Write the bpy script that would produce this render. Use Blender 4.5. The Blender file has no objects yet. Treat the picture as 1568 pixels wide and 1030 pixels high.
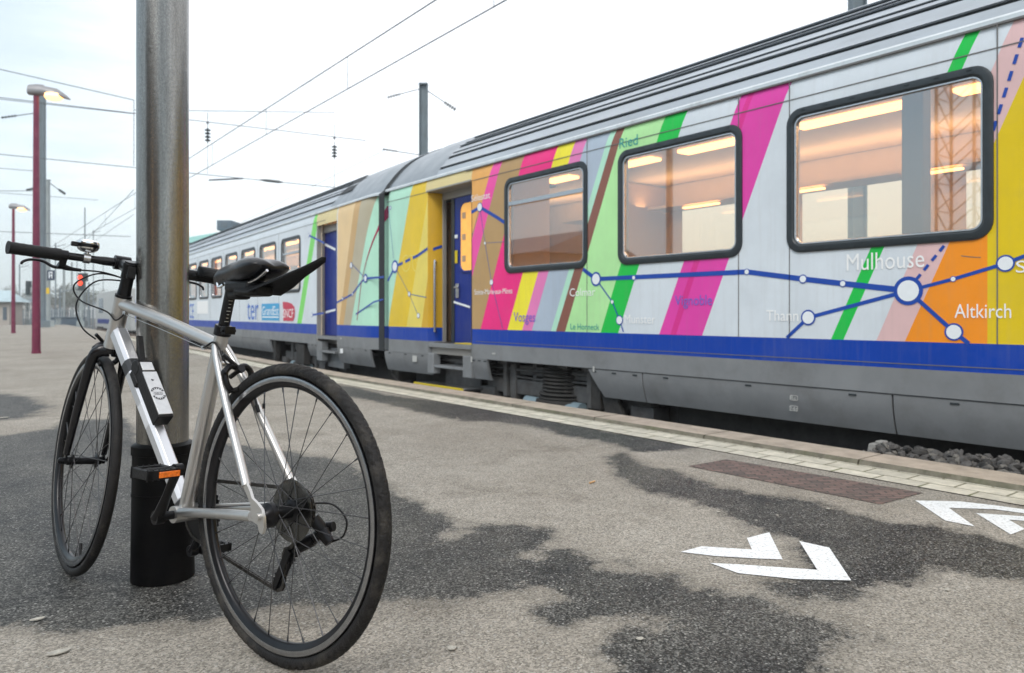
import bpy, bmesh, math, random
from mathutils import Vector, Matrix
import numpy as np
random.seed(7)
R = math.radians
scene = bpy.context.scene
# ------------------------------------------------------------------ camera
F_PX, CXP, HY, CAMH = 1136.0, 784.0, 480.0, 0.794      # focal length in px of a 1568 px wide picture, centre, horizon, eye height
CA, SA = .7959, .6054                                   # camera heading against the track direction
cam_d = bpy.data.cameras.new('camera'); cam = bpy.data.objects.new('camera', cam_d)
scene.collection.objects.link(cam); scene.camera = cam
cam_d.sensor_width = 36; cam_d.lens = F_PX/1568*36; cam_d.shift_y = -35/1568
cam_d.clip_start = .05; cam_d.clip_end = 3000
cam.location = (0, 0, CAMH)
cam.rotation_euler = (R(90), 0, -math.atan2(SA, CA))
cam_d.dof.use_dof = True; cam_d.dof.focus_distance = 2.0; cam_d.dof.aperture_fstop = 4.8
# ------------------------------------------------------------------ world
world = bpy.data.worlds.new('World'); scene.world = world; world.use_nodes = True
SUN_EL, SUN_AZ = R(46), R(232)
nt = world.node_tree; nt.nodes.clear()
def wn(t, **k):
    n = nt.nodes.new(t)
    for a, b in k.items(): setattr(n, a, b)
    return n
out = wn('ShaderNodeOutputWorld'); bg = wn('ShaderNodeBackground'); add = wn('ShaderNodeAddShader'); bg2 = wn('ShaderNodeBackground')
sky = wn('ShaderNodeTexSky', sky_type='NISHITA', sun_disc=False, sun_elevation=SUN_EL, sun_rotation=SUN_AZ, air_density=1.0, dust_density=3.0)
nt.links.new(sky.outputs[0], bg.inputs[0]); bg.inputs[1].default_value = .05
tc = wn('ShaderNodeTexCoord'); sep = wn('ShaderNodeSeparateXYZ'); nt.links.new(tc.outputs['Generated'], sep.inputs[0])
mp = wn('ShaderNodeMapping'); mp.inputs['Scale'].default_value = (1.4, 1.4, 7); nt.links.new(tc.outputs['Generated'], mp.inputs[0])
nz = wn('ShaderNodeTexNoise'); nz.inputs['Scale'].default_value = 1.6; nz.inputs['Detail'].default_value = 6; nz.inputs['Roughness'].default_value = .6
nt.links.new(mp.outputs[0], nz.inputs[0])
# cloud cover: brighter overhead and towards the train side
m1 = wn('ShaderNodeMath', operation='MULTIPLY_ADD'); nt.links.new(sep.outputs[2], m1.inputs[0]); m1.inputs[1].default_value = .55; m1.inputs[2].default_value = -.04
m2 = wn('ShaderNodeMath', operation='MULTIPLY_ADD'); nt.links.new(sep.outputs[0], m2.inputs[0]); m2.inputs[1].default_value = .75; nt.links.new(m1.outputs[0], m2.inputs[2])
m3 = wn('ShaderNodeMath', operation='MULTIPLY_ADD'); nt.links.new(nz.outputs[0], m3.inputs[0]); m3.inputs[1].default_value = .75; nt.links.new(m2.outputs[0], m3.inputs[2])
cr = wn('ShaderNodeValToRGB'); nt.links.new(m3.outputs[0], cr.inputs[0])
e = cr.color_ramp.elements; e[0].position = .22; e[0].color = (.36, .455, .50, 1); e[1].position = .80; e[1].color = (.95, .955, .95, 1)
e2 = cr.color_ramp.elements.new(.5); e2.color = (.54, .605, .625, 1)
nt.links.new(cr.outputs[0], bg2.inputs[0]); bg2.inputs[1].default_value = .97
nt.links.new(bg.outputs[0], add.inputs[0]); nt.links.new(bg2.outputs[0], add.inputs[1]); nt.links.new(add.outputs[0], out.inputs[0])
sun_d = bpy.data.lights.new('sun', 'SUN'); sun = bpy.data.objects.new('sun', sun_d); scene.collection.objects.link(sun)
sun_d.energy = 1.0; sun_d.angle = R(25); sun_d.color = (1, .97, .93)
sun.rotation_euler = (R(90)-SUN_EL, 0, R(180)-SUN_AZ)
scene.view_settings.view_transform = 'Standard'; scene.view_settings.look = 'None'; scene.view_settings.exposure = 0.52; scene.view_settings.gamma = 1
# ------------------------------------------------------------------ helpers
def W(lat, dep, z): return Vector((lat*CA+dep*SA, -lat*SA+dep*CA, z))      # camera-heading axes -> track axes
def at(px, py, t): return W((px-CXP)/F_PX*t, t, CAMH-(py-HY)/F_PX*t)
def ground(px, py, z=0):
    return at(px, py, F_PX*(CAMH-z)/(py-HY))
def sz(px, py, X=4.6):                                                     # a point of the train's side as (along, height)
    a = (px-CXP)/F_PX; c_, s_ = math.cos(YAW), math.sin(YAW)            # YAW turns a coach about (4.6, 9): the track bends away to the right
    dx, dy = SA+CA*a, CA-SA*a; lx, ly = c_*dx-s_*dy, s_*dx+c_*dy; ox, oy = 4.6+c_*(-4.6)-s_*(-9), 9+s_*(-4.6)+c_*(-9)
    t = (X-ox)/lx
    return oy+t*ly, CAMH-(py-HY)/F_PX*t
YAW = 0.0
BEND = .052
def bend(x, y): return x+BEND*max(0, y-9)
def tag(o, label=None, cat=None, group=None, kind=None):
    if label: o['label'] = label
    if cat: o['category'] = cat
    if group: o['group'] = group
    if kind: o['kind'] = kind
    return o
def empty(name, loc=(0, 0, 0), label=None, cat=None, group=None, mat=None):
    o = bpy.data.objects.new(name, None); scene.collection.objects.link(o); o.empty_display_size = .1
    o.location = loc
    if mat is not None: o.matrix_world = mat
    tag(o, label, cat, group); return o
def copy_tree(o, parent=None):
    c = o.copy(); scene.collection.objects.link(c); c.parent = parent
    for ch in [q for q in scene.collection.objects if q.parent == o]: copy_tree(ch, c)
    return c
class MB:
    def __init__(s): s.v = []; s.f = []; s.m = []
    def add(s, vs, fs, mi=0):
        n = len(s.v); s.v += [tuple(v) for v in vs]
        for f in fs: s.f.append([n+i for i in f]); s.m.append(mi)
    def box(s, c, d, mi=0, rot=None, taper=1):
        c = Vector(c); hx, hy, hz = d[0]/2, d[1]/2, d[2]/2; vs = []
        for k in (-1, 1):
            tt = taper if k > 0 else 1
            for i, j in ((-1, -1), (1, -1), (1, 1), (-1, 1)):
                p = Vector((i*hx*tt, j*hy*tt, k*hz))
                if rot is not None: p = rot @ p
                vs.append(c+p)
        s.add(vs, [(3, 2, 1, 0), (4, 5, 6, 7), (0, 1, 5, 4), (1, 2, 6, 5), (2, 3, 7, 6), (3, 0, 4, 7)], mi)
    def tube(s, pts, r, n=12, mi=0, caps=True, sx=1, sy=1, up=None, closed=False):
        pts = [Vector(p) for p in pts]; N = len(pts)
        rs = r if isinstance(r, (list, tuple)) else [r]*N
        T = []
        for i in range(N):
            a = pts[max(i-1, 0)]; b = pts[min(i+1, N-1)]
            if closed: a = pts[(i-1) % N]; b = pts[(i+1) % N]
            T.append((b-a).normalized())
        u = Vector(up) if up else (Vector((0, 0, 1)) if abs(T[0].z) < .9 else Vector((1, 0, 0)))
        vs = []
        for i in range(N):
            u = (u-T[i]*u.dot(T[i])).normalized(); w = T[i].cross(u)
            for k in range(n):
                an = 2*math.pi*k/n
                vs.append(pts[i]+u*(rs[i]*math.cos(an)*sx)+w*(rs[i]*math.sin(an)*sy))
        fs = []
        for i in range(N if closed else N-1):
            for k in range(n):
                a = i*n+k; b = i*n+(k+1) % n; j = (i+1) % N
                fs.append((a, b, j*n+(k+1) % n, j*n+k))
        if caps and not closed:
            fs.append(tuple(range(n))[::-1]); fs.append(tuple(range((N-1)*n, N*n)))
        s.add(vs, fs, mi)
    def lathe(s, prof, c, ax, n=24, mi=0, a0=0):          # prof: (radius, along)
        ax = Vector(ax).normalized(); c = Vector(c)
        u = ax.orthogonal().normalized(); w = ax.cross(u); vs = []; fs = []
        for r, h in prof:
            for k in range(n):
                an = 2*math.pi*k/n+a0
                vs.append(c+ax*h+u*(r*math.cos(an))+w*(r*math.sin(an)))
        for i in range(len(prof)-1):
            for k in range(n): fs.append((i*n+k, i*n+(k+1) % n, (i+1)*n+(k+1) % n, (i+1)*n+k))
        fs.append(tuple(range(n))[::-1]); fs.append(tuple(range((len(prof)-1)*n, len(prof)*n)))
        s.add(vs, fs, mi)
    def prism(s, poly, d, mi=0, mi_side=None):            # poly of 3d points, extruded by vector d
        n = len(poly); d = Vector(d); a = [Vector(p) for p in poly]
        fs = [tuple(range(n))[::-1], tuple(range(n, 2*n))]
        s.add(a+[p+d for p in a], fs, mi)
        k = len(s.v)-2*n
        for i in range(n):
            s.f.append([k+i, k+(i+1) % n, k+n+(i+1) % n, k+n+i]); s.m.append(mi if mi_side is None else mi_side)
    def build(s, name, mats, parent=None, xf=None, smooth=35, bevel=0, loc=None, fix=True):
        if not isinstance(mats, (list, tuple)): mats = [mats]
        me = bpy.data.meshes.new(name)
        vs = [tuple(xf(Vector(v))) for v in s.v] if xf else s.v
        me.from_pydata(vs, [], s.f)
        for m in mats: me.materials.append(m)
        me.polygons.foreach_set('material_index', s.m)
        if fix:
            bm = bmesh.new(); bm.from_mesh(me); bmesh.ops.recalc_face_normals(bm, faces=bm.faces); bm.to_mesh(me); bm.free()
        if smooth:
            me.shade_smooth(); me.set_sharp_from_angle(angle=R(smooth))
        me.update()
        o = bpy.data.objects.new(name, me); scene.collection.objects.link(o)
        if parent is not None: o.parent = parent
        if loc is not None: o.location = loc
        if bevel:
            b = o.modifiers.new('bevel', 'BEVEL'); b.width = bevel; b.segments = 2; b.limit_method = 'ANGLE'; b.angle_limit = R(40)
            b.harden_normals = False
        return o
# ------------------------------------------------------------------ materials
def mat(name, col, rough=.5, metal=0, var=0, vscale=6, bump=0, bscale=60, rvar=0, coat=0, emit=None, estr=0, spec=None, grime=None, gscale=3, gamt=.5, streak=None):
    m = bpy.data.materials.new(name); m.use_nodes = True; t = m.node_tree; b = t.nodes['Principled BSDF']
    b.inputs['Base Color'].default_value = (*col, 1); b.inputs['Roughness'].default_value = rough; b.inputs['Metallic'].default_value = metal
    if coat: b.inputs['Coat Weight'].default_value = coat; b.inputs['Coat Roughness'].default_value = .15
    if spec is not None: b.inputs['Specular IOR Level'].default_value = spec
    if emit: b.inputs['Emission Color'].default_value = (*emit, 1); b.inputs['Emission Strength'].default_value = estr
    L = t.links; tcn = t.nodes.new('ShaderNodeTexCoord')
    if streak:
        mpn = t.nodes.new('ShaderNodeMapping'); mpn.inputs['Scale'].default_value = streak; L.new(tcn.outputs['Object'], mpn.inputs[0]); src = mpn.outputs[0]
    else: src = tcn.outputs['Object']
    colsock = None
    if var:
        n = t.nodes.new('ShaderNodeTexNoise'); n.inputs['Scale'].default_value = vscale; n.inputs['Detail'].default_value = 6; n.inputs['Roughness'].default_value = .65
        L.new(src, n.inputs[0])
        mr = t.nodes.new('ShaderNodeMapRange'); mr.inputs[1].default_value = .3; mr.inputs[2].default_value = .7; mr.inputs[3].default_value = 1-var; mr.inputs[4].default_value = 1+var
        L.new(n.outputs[0], mr.inputs[0])
        mx = t.nodes.new('ShaderNodeVectorMath'); mx.operation = 'SCALE'; mx.inputs[0].default_value = col; L.new(mr.outputs[0], mx.inputs['Scale'])
        L.new(mx.outputs[0], b.inputs['Base Color']); colsock = mx.outputs[0]
    if grime:
        n = t.nodes.new('ShaderNodeTexNoise'); n.inputs['Scale'].default_value = gscale; n.inputs['Detail'].default_value = 8; n.inputs['Roughness'].default_value = .7; L.new(src, n.inputs[0])
        mr = t.nodes.new('ShaderNodeMapRange'); mr.inputs[1].default_value = .5; mr.inputs[2].default_value = .75; mr.inputs[4].default_value = gamt; L.new(n.outputs[0], mr.inputs[0])
        mx = t.nodes.new('ShaderNodeMix'); mx.data_type = 'RGBA'; L.new(mr.outputs[0], mx.inputs[0]); mx.inputs[7].default_value = (*grime, 1)
        if colsock: L.new(colsock, mx.inputs[6])
        else: mx.inputs[6].default_value = (*col, 1)
        L.new(mx.outputs[2], b.inputs['Base Color'])
    if rvar:
        n = t.nodes.new('ShaderNodeTexNoise'); n.inputs['Scale'].default_value = vscale*2.3; n.inputs['Detail'].default_value = 5; L.new(src, n.inputs[0])
        mr = t.nodes.new('ShaderNodeMapRange'); mr.inputs[1].default_value = .3; mr.inputs[2].default_value = .7; mr.inputs[3].default_value = rough-rvar; mr.inputs[4].default_value = rough+rvar; L.new(n.outputs[0], mr.inputs[0])
        L.new(mr.outputs[0], b.inputs['Roughness'])
    if bump:
        n = t.nodes.new('ShaderNodeTexNoise'); n.inputs['Scale'].default_value = bscale; n.inputs['Detail'].default_value = 4; L.new(src, n.inputs[0])
        bp = t.nodes.new('ShaderNodeBump'); bp.inputs['Strength'].default_value = bump; bp.inputs['Distance'].default_value = .01; L.new(n.outputs[0], bp.inputs['Height']); L.new(bp.outputs[0], b.inputs['Normal'])
    return m
def paint(name, col, rough=.33):
    m = mat(name, col, rough, var=.07, vscale=2.2, rvar=.06, grime=(.30, .29, .27), gscale=2.5, gamt=.09, bump=.02, bscale=3, coat=.05, spec=.3)
    t = m.node_tree; b = t.nodes['Principled BSDF']; L = t.links; old = b.inputs['Base Color'].links[0].from_socket     # washed-down brake dust in vertical streaks
    tcn = t.nodes.new('ShaderNodeTexCoord'); mpn = t.nodes.new('ShaderNodeMapping'); mpn.inputs['Scale'].default_value = (1, 9, .5); L.new(tcn.outputs['Object'], mpn.inputs[0])
    n = t.nodes.new('ShaderNodeTexNoise'); n.inputs['Scale'].default_value = 3; n.inputs['Detail'].default_value = 7; n.inputs['Roughness'].default_value = .7; L.new(mpn.outputs[0], n.inputs[0])
    mr = t.nodes.new('ShaderNodeMapRange'); mr.inputs[1].default_value = .5; mr.inputs[2].default_value = .72; mr.inputs[4].default_value = .10; L.new(n.outputs[0], mr.inputs[0])
    mx = t.nodes.new('ShaderNodeMix'); mx.data_type = 'RGBA'; L.new(mr.outputs[0], mx.inputs[0]); L.new(old, mx.inputs[6]); mx.inputs[7].default_value = (.30, .27, .23, 1); L.new(mx.outputs[2], b.inputs['Base Color'])
    return m
M = {}
M['silver'] = mat('brushed_silver', (.58, .57, .555), .37, .9, var=.04, vscale=12, rvar=.03)
M['silver_paint'] = mat('silver_frame_paint', (.62, .63, .66), .36, .75, var=.03, vscale=9, rvar=.03, coat=.3)
M['decal_dark'] = mat('frame_decal_dark', (.02, .022, .026), .35)
M['decal_white'] = mat('frame_decal_white', (.72, .74, .78), .35, .3)
M['black'] = mat('black_paint', (.006, .006, .008), .26, var=.2, vscale=40, coat=.15, spec=.35)
M['black_matt'] = mat('black_plastic', (.007, .007, .008), .45, spec=.28, var=.25, vscale=60, bump=.15, bscale=200)
M['black_metal'] = mat('black_anodised', (.018, .018, .020), .30, .7, spec=.4)
M['rubber'] = mat('tyre_rubber', (.012, .011, .011), .6, var=.35, vscale=25, bump=.3, bscale=260, spec=.3, grime=(.11, .097, .08), gscale=16, gamt=.5)
M['grip'] = mat('grip_rubber', (.008, .008, .009), .55, spec=.3, bump=.3, bscale=300)
M['rim'] = mat('rim_black', (.012, .012, .014), .28, .4, var=.2, vscale=30)
M['brake_track'] = mat('rim_brake_track', (.34, .345, .36), .25, 1, var=.15, vscale=40)
M['steel'] = mat('steel', (.55, .55, .56), .25, 1, var=.1, vscale=60)
M['chrome'] = mat('chrome', (.8, .8, .8), .07, 1)
M['spoke'] = mat('dark_spoke', (.10, .10, .105), .3, .9)
M['chain'] = mat('chain_steel', (.07, .065, .06), .45, .8, var=.3, vscale=200)
M['cassette'] = mat('cassette_steel', (.30, .29, .28), .35, .9, var=.3, vscale=80)
M['amber'] = mat('amber_reflector', (.80, .17, .01), .25, var=.3, vscale=180, coat=.6, bump=.3, bscale=250)
M['lock_silver'] = mat('lock_face_silver', (.55, .56, .57), .38, .55, var=.08, vscale=60)
M['saddle'] = mat('saddle_vinyl', (.007, .007, .009), .30, bump=.12, bscale=180, coat=.08, spec=.4)
def glass_like(name, tint, fac, rough=.02):
    m = bpy.data.materials.new(name); m.use_nodes = True; t = m.node_tree; t.nodes.clear()
    o = t.nodes.new('ShaderNodeOutputMaterial'); mx = t.nodes.new('ShaderNodeMixShader'); tr = t.nodes.new('ShaderNodeBsdfTransparent'); gl = t.nodes.new('ShaderNodeBsdfGlossy')
    tr.inputs[0].default_value = (*tint, 1); gl.inputs[0].default_value = (.93, .95, .96, 1); gl.inputs['Roughness'].default_value = rough
    g = t.nodes.new('ShaderNodeNewGeometry'); dp = t.nodes.new('ShaderNodeVectorMath'); dp.operation = 'DOT_PRODUCT'; t.links.new(g.outputs['Normal'], dp.inputs[0]); t.links.new(g.outputs['Incoming'], dp.inputs[1])
    def mm(op, a, b_=None, c=None):
        n = t.nodes.new('ShaderNodeMath'); n.operation = op
        for i, q in enumerate((a, b_, c)):
            if isinstance(q, (int, float)): n.inputs[i].default_value = q
            elif q is not None: t.links.new(q, n.inputs[i])
        return n.outputs[0]
    ad = t.nodes.new('ShaderNodeMath'); ad.operation = 'ADD'; ad.use_clamp = True; ad.inputs[1].default_value = fac+.06
    t.links.new(mm('MULTIPLY', mm('POWER', mm('SUBTRACT', 1.0, mm('ABSOLUTE', dp.outputs['Value'])), 4.0), .85), ad.inputs[0]); t.links.new(ad.outputs[0], mx.inputs[0]); t.links.new(tr.outputs[0], mx.inputs[1]); t.links.new(gl.outputs[0], mx.inputs[2]); t.links.new(mx.outputs[0], o.inputs[0])
    return m
M['window_glass'] = glass_like('coach_window_glass', (.92, .82, .67), .27)
M['far_glass'] = glass_like('far_side_glass', (.86, .76, .62), .04)
M['guard'] = glass_like('smoky_plastic', (.26, .25, .22), .03, .25)
# ------------------------------------------------------------------ platform
def asphalt():
    m = bpy.data.materials.new('asphalt'); m.use_nodes = True; t = m.node_tree; L = t.links; b = t.nodes['Principled BSDF']
    tcn = t.nodes.new('ShaderNodeTexCoord'); P = tcn.outputs['Object']
    def noise(sc, det=5, ro=.6, dist=0):
        n = t.nodes.new('ShaderNodeTexNoise'); n.inputs['Scale'].default_value = sc; n.inputs['Detail'].default_value = det; n.inputs['Roughness'].default_value = ro; n.inputs['Distortion'].default_value = dist; L.new(P, n.inputs[0]); return n.outputs[0]
    def mth(op, a, bb, c=None, clamp=False):
        n = t.nodes.new('ShaderNodeMath'); n.operation = op; n.use_clamp = clamp
        for i, q in enumerate((a, bb, c)):
            if q is None: continue
            if isinstance(q, (int, float)): n.inputs[i].default_value = q
            else: L.new(q, n.inputs[i])
        return n.outputs[0]
    def rng(v, a, bb, c, d):
        n = t.nodes.new('ShaderNodeMapRange'); L.new(v, n.inputs[0])
        for i, q in enumerate((a, bb, c, d)): n.inputs[i+1].default_value = q
        return n.outputs[0]
    def mix(f, a, bb, typ='MIX'):
        n = t.nodes.new('ShaderNodeMix'); n.data_type = 'RGBA'; n.blend_type = typ
        if isinstance(f, (int, float)): n.inputs[0].default_value = f
        else: L.new(f, n.inputs[0])
        for i, q in ((6, a), (7, bb)):
            if isinstance(q, tuple): n.inputs[i].default_value = (*q, 1)
            else: L.new(q, n.inputs[i])
        return n.outputs[2]
    at_ = t.nodes.new('ShaderNodeAttribute'); at_.attribute_name = 'damp'
    edge = mth('ADD', mth('MULTIPLY', noise(9, 8, .75), .65), mth('MULTIPLY', noise(2.6, 5, .6), .35))
    d = mth('MULTIPLY_ADD', mth('SUBTRACT', edge, .5), 1.25, at_.outputs['Fac'])
    wet = rng(d, .40, .53, 0, 1)
    big = noise(.9, 4); mid = noise(5, 6, .7); fine = noise(330, 3, .7)
    def cells(sc):
        n = t.nodes.new('ShaderNodeTexVoronoi'); n.inputs['Scale'].default_value = sc; L.new(P, n.inputs[0]); q = t.nodes.new('ShaderNodeSeparateColor'); L.new(n.outputs['Color'], q.inputs[0]); return n.outputs['Distance'], q.outputs
    dA, cA = cells(200); dB, cB = cells(150); dC, cC = cells(95)
    grain = mth('ADD', mth('MULTIPLY', mth('POWER', cA[0], 2.2), 2.4), .35)          # many dark stones, few light ones
    grain_dry = rng(cA[0], 0, 1, .52, 1.42)
    sparkB = mth('MULTIPLY', rng(cB[1], .66, .74, 0, 1), rng(dB, .30, .45, 1, 0)); sparkC = mth('MULTIPLY', rng(cC[2], .90, .93, 0, 1), rng(dC, .22, .34, 1, 0))
    dry = mix(rng(big, .35, .65, 0, 1), (.270, .246, .210), (.350, .324, .282))
    dry = mix(rng(mid, .35, .75, 0, .55), dry, (.185, .168, .142))
    stain = rng(noise(1.7, 7, .65, .6), .56, .66, 0, .45); dry = mix(stain, dry, (.135, .118, .095))
    wt = mix(rng(mid, .3, .7, 0, 1), (.016, .017, .018), (.060, .059, .054)); wt = mix(rng(noise(1.3, 5), .45, .62, 0, .5), wt, (.085, .082, .073))
    cd = t.nodes.new('ShaderNodeVectorMath'); cd.operation = 'SCALE'; L.new(dry, cd.inputs[0]); L.new(mth('MULTIPLY', grain_dry, rng(fine, .3, .7, .75, 1.25)), cd.inputs['Scale'])
    cw = t.nodes.new('ShaderNodeVectorMath'); cw.operation = 'SCALE'; L.new(wt, cw.inputs[0]); L.new(mth('MULTIPLY', grain, rng(fine, .3, .7, .6, 1.6)), cw.inputs['Scale'])
    c = mix(wet, cd.outputs[0], cw.outputs[0])
    tide = mth('MULTIPLY', rng(d, .30, .40, 0, 1), rng(d, .40, .46, 1, 0)); c = mix(mth('MULTIPLY', tide, .35), c, (.13, .12, .10))
    c = mix(mth('MULTIPLY', sparkB, .55), c, (.26, .255, .24)); c2 = mix(mth('MULTIPLY', sparkC, .55), c, (.46, .45, .42))
    L.new(c2, b.inputs['Base Color'])
    L.new(rng(wet, 0, 1, .9, .58), b.inputs['Roughness'])
    b.inputs['Specular IOR Level'].default_value = .16
    bp = t.nodes.new('ShaderNodeBump'); bp.inputs['Strength'].default_value = .45; bp.inputs['Distance'].default_value = .002
    L.new(mth('ADD', cA[1], mth('MULTIPLY', fine, .8)), bp.inputs['Height']); L.new(bp.outputs[0], b.inputs['Normal'])
    return m
M['asphalt'] = asphalt()
def cz(off, sc, pts): return [(off[0]+x/sc, off[1]+y/sc) for x, y in pts]
c7 = ((540, 560), 2.191); c5 = ((1000, 660), 2.7606)
damp_polys = [
 cz(*c7, [(135,615),(230,605),(340,580),(400,575),(385,545),(450,533),(560,540),(660,550),(690,575),(640,600),(560,635),(550,652),(600,655),(650,620),(700,612),(790,630),(800,665),(900,690),(1020,700),(1110,745),(1227,765),(1290,780),(1290,890),(1240,885),(1110,890),(1110,865),(1040,845),(960,832),(900,840),(830,850),(740,850),(720,880),(670,870),(640,830),(700,800),(740,790),(740,765),(640,735),(520,735),(420,765),(300,775),(100,765),(100,615)]),
 cz(*c7, [(870,912),(940,890),(1110,890),(1240,880),(1280,1100),(840,1100),(880,1010),(850,960)]),
 cz(*c5, [(-40,150),(100,172),(200,215),(330,245),(500,270),(700,300),(830,350),(1000,385),(1200,400),(1390,440),(1568,480),(1700,500),(1700,650),(1568,635),(1400,600),(1200,580),(1150,590),(1080,640),(930,670),(880,712),(760,702),(620,720),(500,700),(480,640),(560,640),(620,560),(600,470),(520,440),(450,420),(340,370),(310,330),(210,315),(130,285),(-20,262),(-130,200),(-200,110),(-130,90)]),
 cz(*c5, [(-80,560),(0,590),(100,620),(180,670),(330,690),(470,690),(520,740),(470,765),(560,790),(620,780),(700,800),(760,840),(940,885),(800,920),(760,980),(760,1200),(-220,1200),(-140,900),(0,850),(120,835),(130,805),(0,790),(-60,700)]),
 cz(*c7, [(-120,60),(0,70),(120,100),(300,120),(500,150),(560,165),(700,190),(850,220),(1000,240),(1150,272),(1050,287),(930,285),(880,260),(720,235),(600,200),(480,187),(380,185),(250,160),(130,130),(0,105),(-120,90)]),
 [(-300,668),(0,668),(70,658),(100,645),(190,640),(215,690),(300,690),(320,675),(430,690),(520,705),(590,740),(600,764),(640,766),(700,800),(600,915),(430,925),(330,948),(200,955),(0,960),(-300,965)],
 [(-300,575),(0,600),(60,606),(90,622),(60,640),(0,646),(-300,650)],
]
def ring_xy(poly): return np.array([(ground(x, y).x, ground(x, y).y) for x, y in poly])
def damp_field(XY):
    best = np.full(len(XY), -9.)
    for k, poly in enumerate(damp_polys):
        P = ring_xy(poly); d = np.full(len(XY), 1e9); ins = np.zeros(len(XY), bool)
        for i in range(len(P)):
            a, b = P[i], P[(i+1) % len(P)]; ab = b-a; L2 = (ab**2).sum()+1e-12
            tt = np.clip(((XY-a)@ab)/L2, 0, 1); d = np.minimum(d, np.hypot(*(XY-a-tt[:, None]*ab).T))
            c = (a[1] > XY[:, 1]) != (b[1] > XY[:, 1])
            with np.errstate(divide='ignore', invalid='ignore'):
                xi = a[0]+(XY[:, 1]-a[1])*(b[0]-a[0])/(b[1]-a[1])
            ins ^= c & (XY[:, 0] < xi)
        s = np.where(ins, d, -d)
        if k == 6: s = s*.6-.05
        if k == 5: s = np.minimum(s, .075)
        best = np.maximum(best, s)
    return best
KX0, KX1 = 3.80, 4.08       # raised edge stone
TX0 = 3.53                  # paved strip
def platform():
    xs = np.concatenate([np.arange(-16, -3, 1.0), np.arange(-3, TX0, .045), [TX0]])
    ys = np.concatenate([np.arange(-8, -1, .5), np.arange(-1, 8, .045), np.geomspace(8, 27.5, 60), ])
    n, m = len(xs), len(ys); XX, YY = np.meshgrid(xs, ys); XX = XX+BEND*np.maximum(0, YY-9); XY = np.stack([XX.ravel(), YY.ravel()], 1)
    vs = [(x, y, 0) for x, y in XY]
    fs = [(j*n+i, j*n+i+1, (j+1)*n+i+1, (j+1)*n+i) for j in range(m-1) for i in range(n-1)]
    fd = damp_field(XY)
    # scattered faint damp streaks far down the platform
    k = len(vs)
    ext = [(-16, 27.5), (bend(KX1, 27.5), 27.5), (5.55, 36), (6.8, 62), (-16, 62)]
    vs += [(x, y, 0) for x, y in ext]; fs.append(tuple(range(k, k+5)))
    fd = np.concatenate([fd, np.full(5, -.3)])
    # edge faces down to the track bed
    me = bpy.data.meshes.new('platform'); me.from_pydata(vs, [], fs)
    me.materials.append(M['asphalt'])
    a = me.attributes.new('damp', 'FLOAT', 'POINT')
    a.data.foreach_set('value', np.clip(.47+fd*2.4, 0, 1).astype(np.float32))
    o = bpy.data.objects.new('platform', me); scene.collection.objects.link(o); tag(o, kind='structure')
    return o
platform()
def brick_mat(name, c1, c2, mortar, sc, bw, bh, ms=.02, rough=.8, moss=None, rotz=90):
    m = bpy.data.materials.new(name); m.use_nodes = True; t = m.node_tree; L = t.links; b = t.nodes['Principled BSDF']
    tcn = t.nodes.new('ShaderNodeTexCoord'); br = t.nodes.new('ShaderNodeTexBrick'); mpr = t.nodes.new('ShaderNodeMapping'); mpr.inputs['Rotation'].default_value = (0, 0, R(rotz)); L.new(tcn.outputs['Object'], mpr.inputs[0]); L.new(mpr.outputs[0], br.inputs[0])
    br.inputs['Color1'].default_value = (*c1, 1); br.inputs['Color2'].default_value = (*c2, 1); br.inputs['Mortar'].default_value = (*mortar, 1)
    br.inputs['Scale'].default_value = sc; br.inputs['Brick Width'].default_value = bw; br.inputs['Row Height'].default_value = bh; br.inputs['Mortar Size'].default_value = ms
    n = t.nodes.new('ShaderNodeTexNoise'); n.inputs['Scale'].default_value = 14; n.inputs['Detail'].default_value = 9; n.inputs['Roughness'].default_value = .75; L.new(tcn.outputs['Object'], n.inputs[0])
    mr = t.nodes.new('ShaderNodeMapRange'); mr.inputs[1].default_value = .3; mr.inputs[2].default_value = .7; mr.inputs[3].default_value = .68; mr.inputs[4].default_value = 1.2; L.new(n.outputs[0], mr.inputs[0])
    vs = t.nodes.new('ShaderNodeVectorMath'); vs.operation = 'SCALE'; L.new(br.outputs[0], vs.inputs[0]); L.new(mr.outputs[0], vs.inputs['Scale'])
    src = vs.outputs[0]
    if moss:
        n2 = t.nodes.new('ShaderNodeTexNoise'); n2.inputs['Scale'].default_value = 3.3; n2.inputs['Detail'].default_value = 8; L.new(tcn.outputs['Object'], n2.inputs[0])
        m2_ = t.nodes.new('ShaderNodeMapRange'); m2_.inputs[1].default_value = .52; m2_.inputs[2].default_value = .66; m2_.inputs[4].default_value = .75; L.new(n2.outputs[0], m2_.inputs[0])
        mm = t.nodes.new('ShaderNodeMath'); mm.operation = 'MULTIPLY'; L.new(m2_.outputs[0], mm.inputs[0]); L.new(br.outputs['Fac'], mm.inputs[1])
        mx = t.nodes.new('ShaderNodeMix'); mx.data_type = 'RGBA'; L.new(mm.outputs[0], mx.inputs[0]); L.new(src, mx.inputs[6]); mx.inputs[7].default_value = (*moss, 1); src = mx.outputs[2]
    L.new(src, b.inputs['Base Color']); b.inputs['Roughness'].default_value = rough
    bp = t.nodes.new('ShaderNodeBump'); bp.inputs['Strength'].default_value = .6; bp.inputs['Distance'].default_value = .004; 
    mm2 = t.nodes.new('ShaderNodeMath'); mm2.operation = 'SUBTRACT'; L.new(n.outputs[0], mm2.inputs[0]); L.new(br.outputs['Fac'], mm2.inputs[1]); L.new(mm2.outputs[0], bp.inputs['Height']); L.new(bp.outputs[0], b.inputs['Normal'])
    return m
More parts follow.
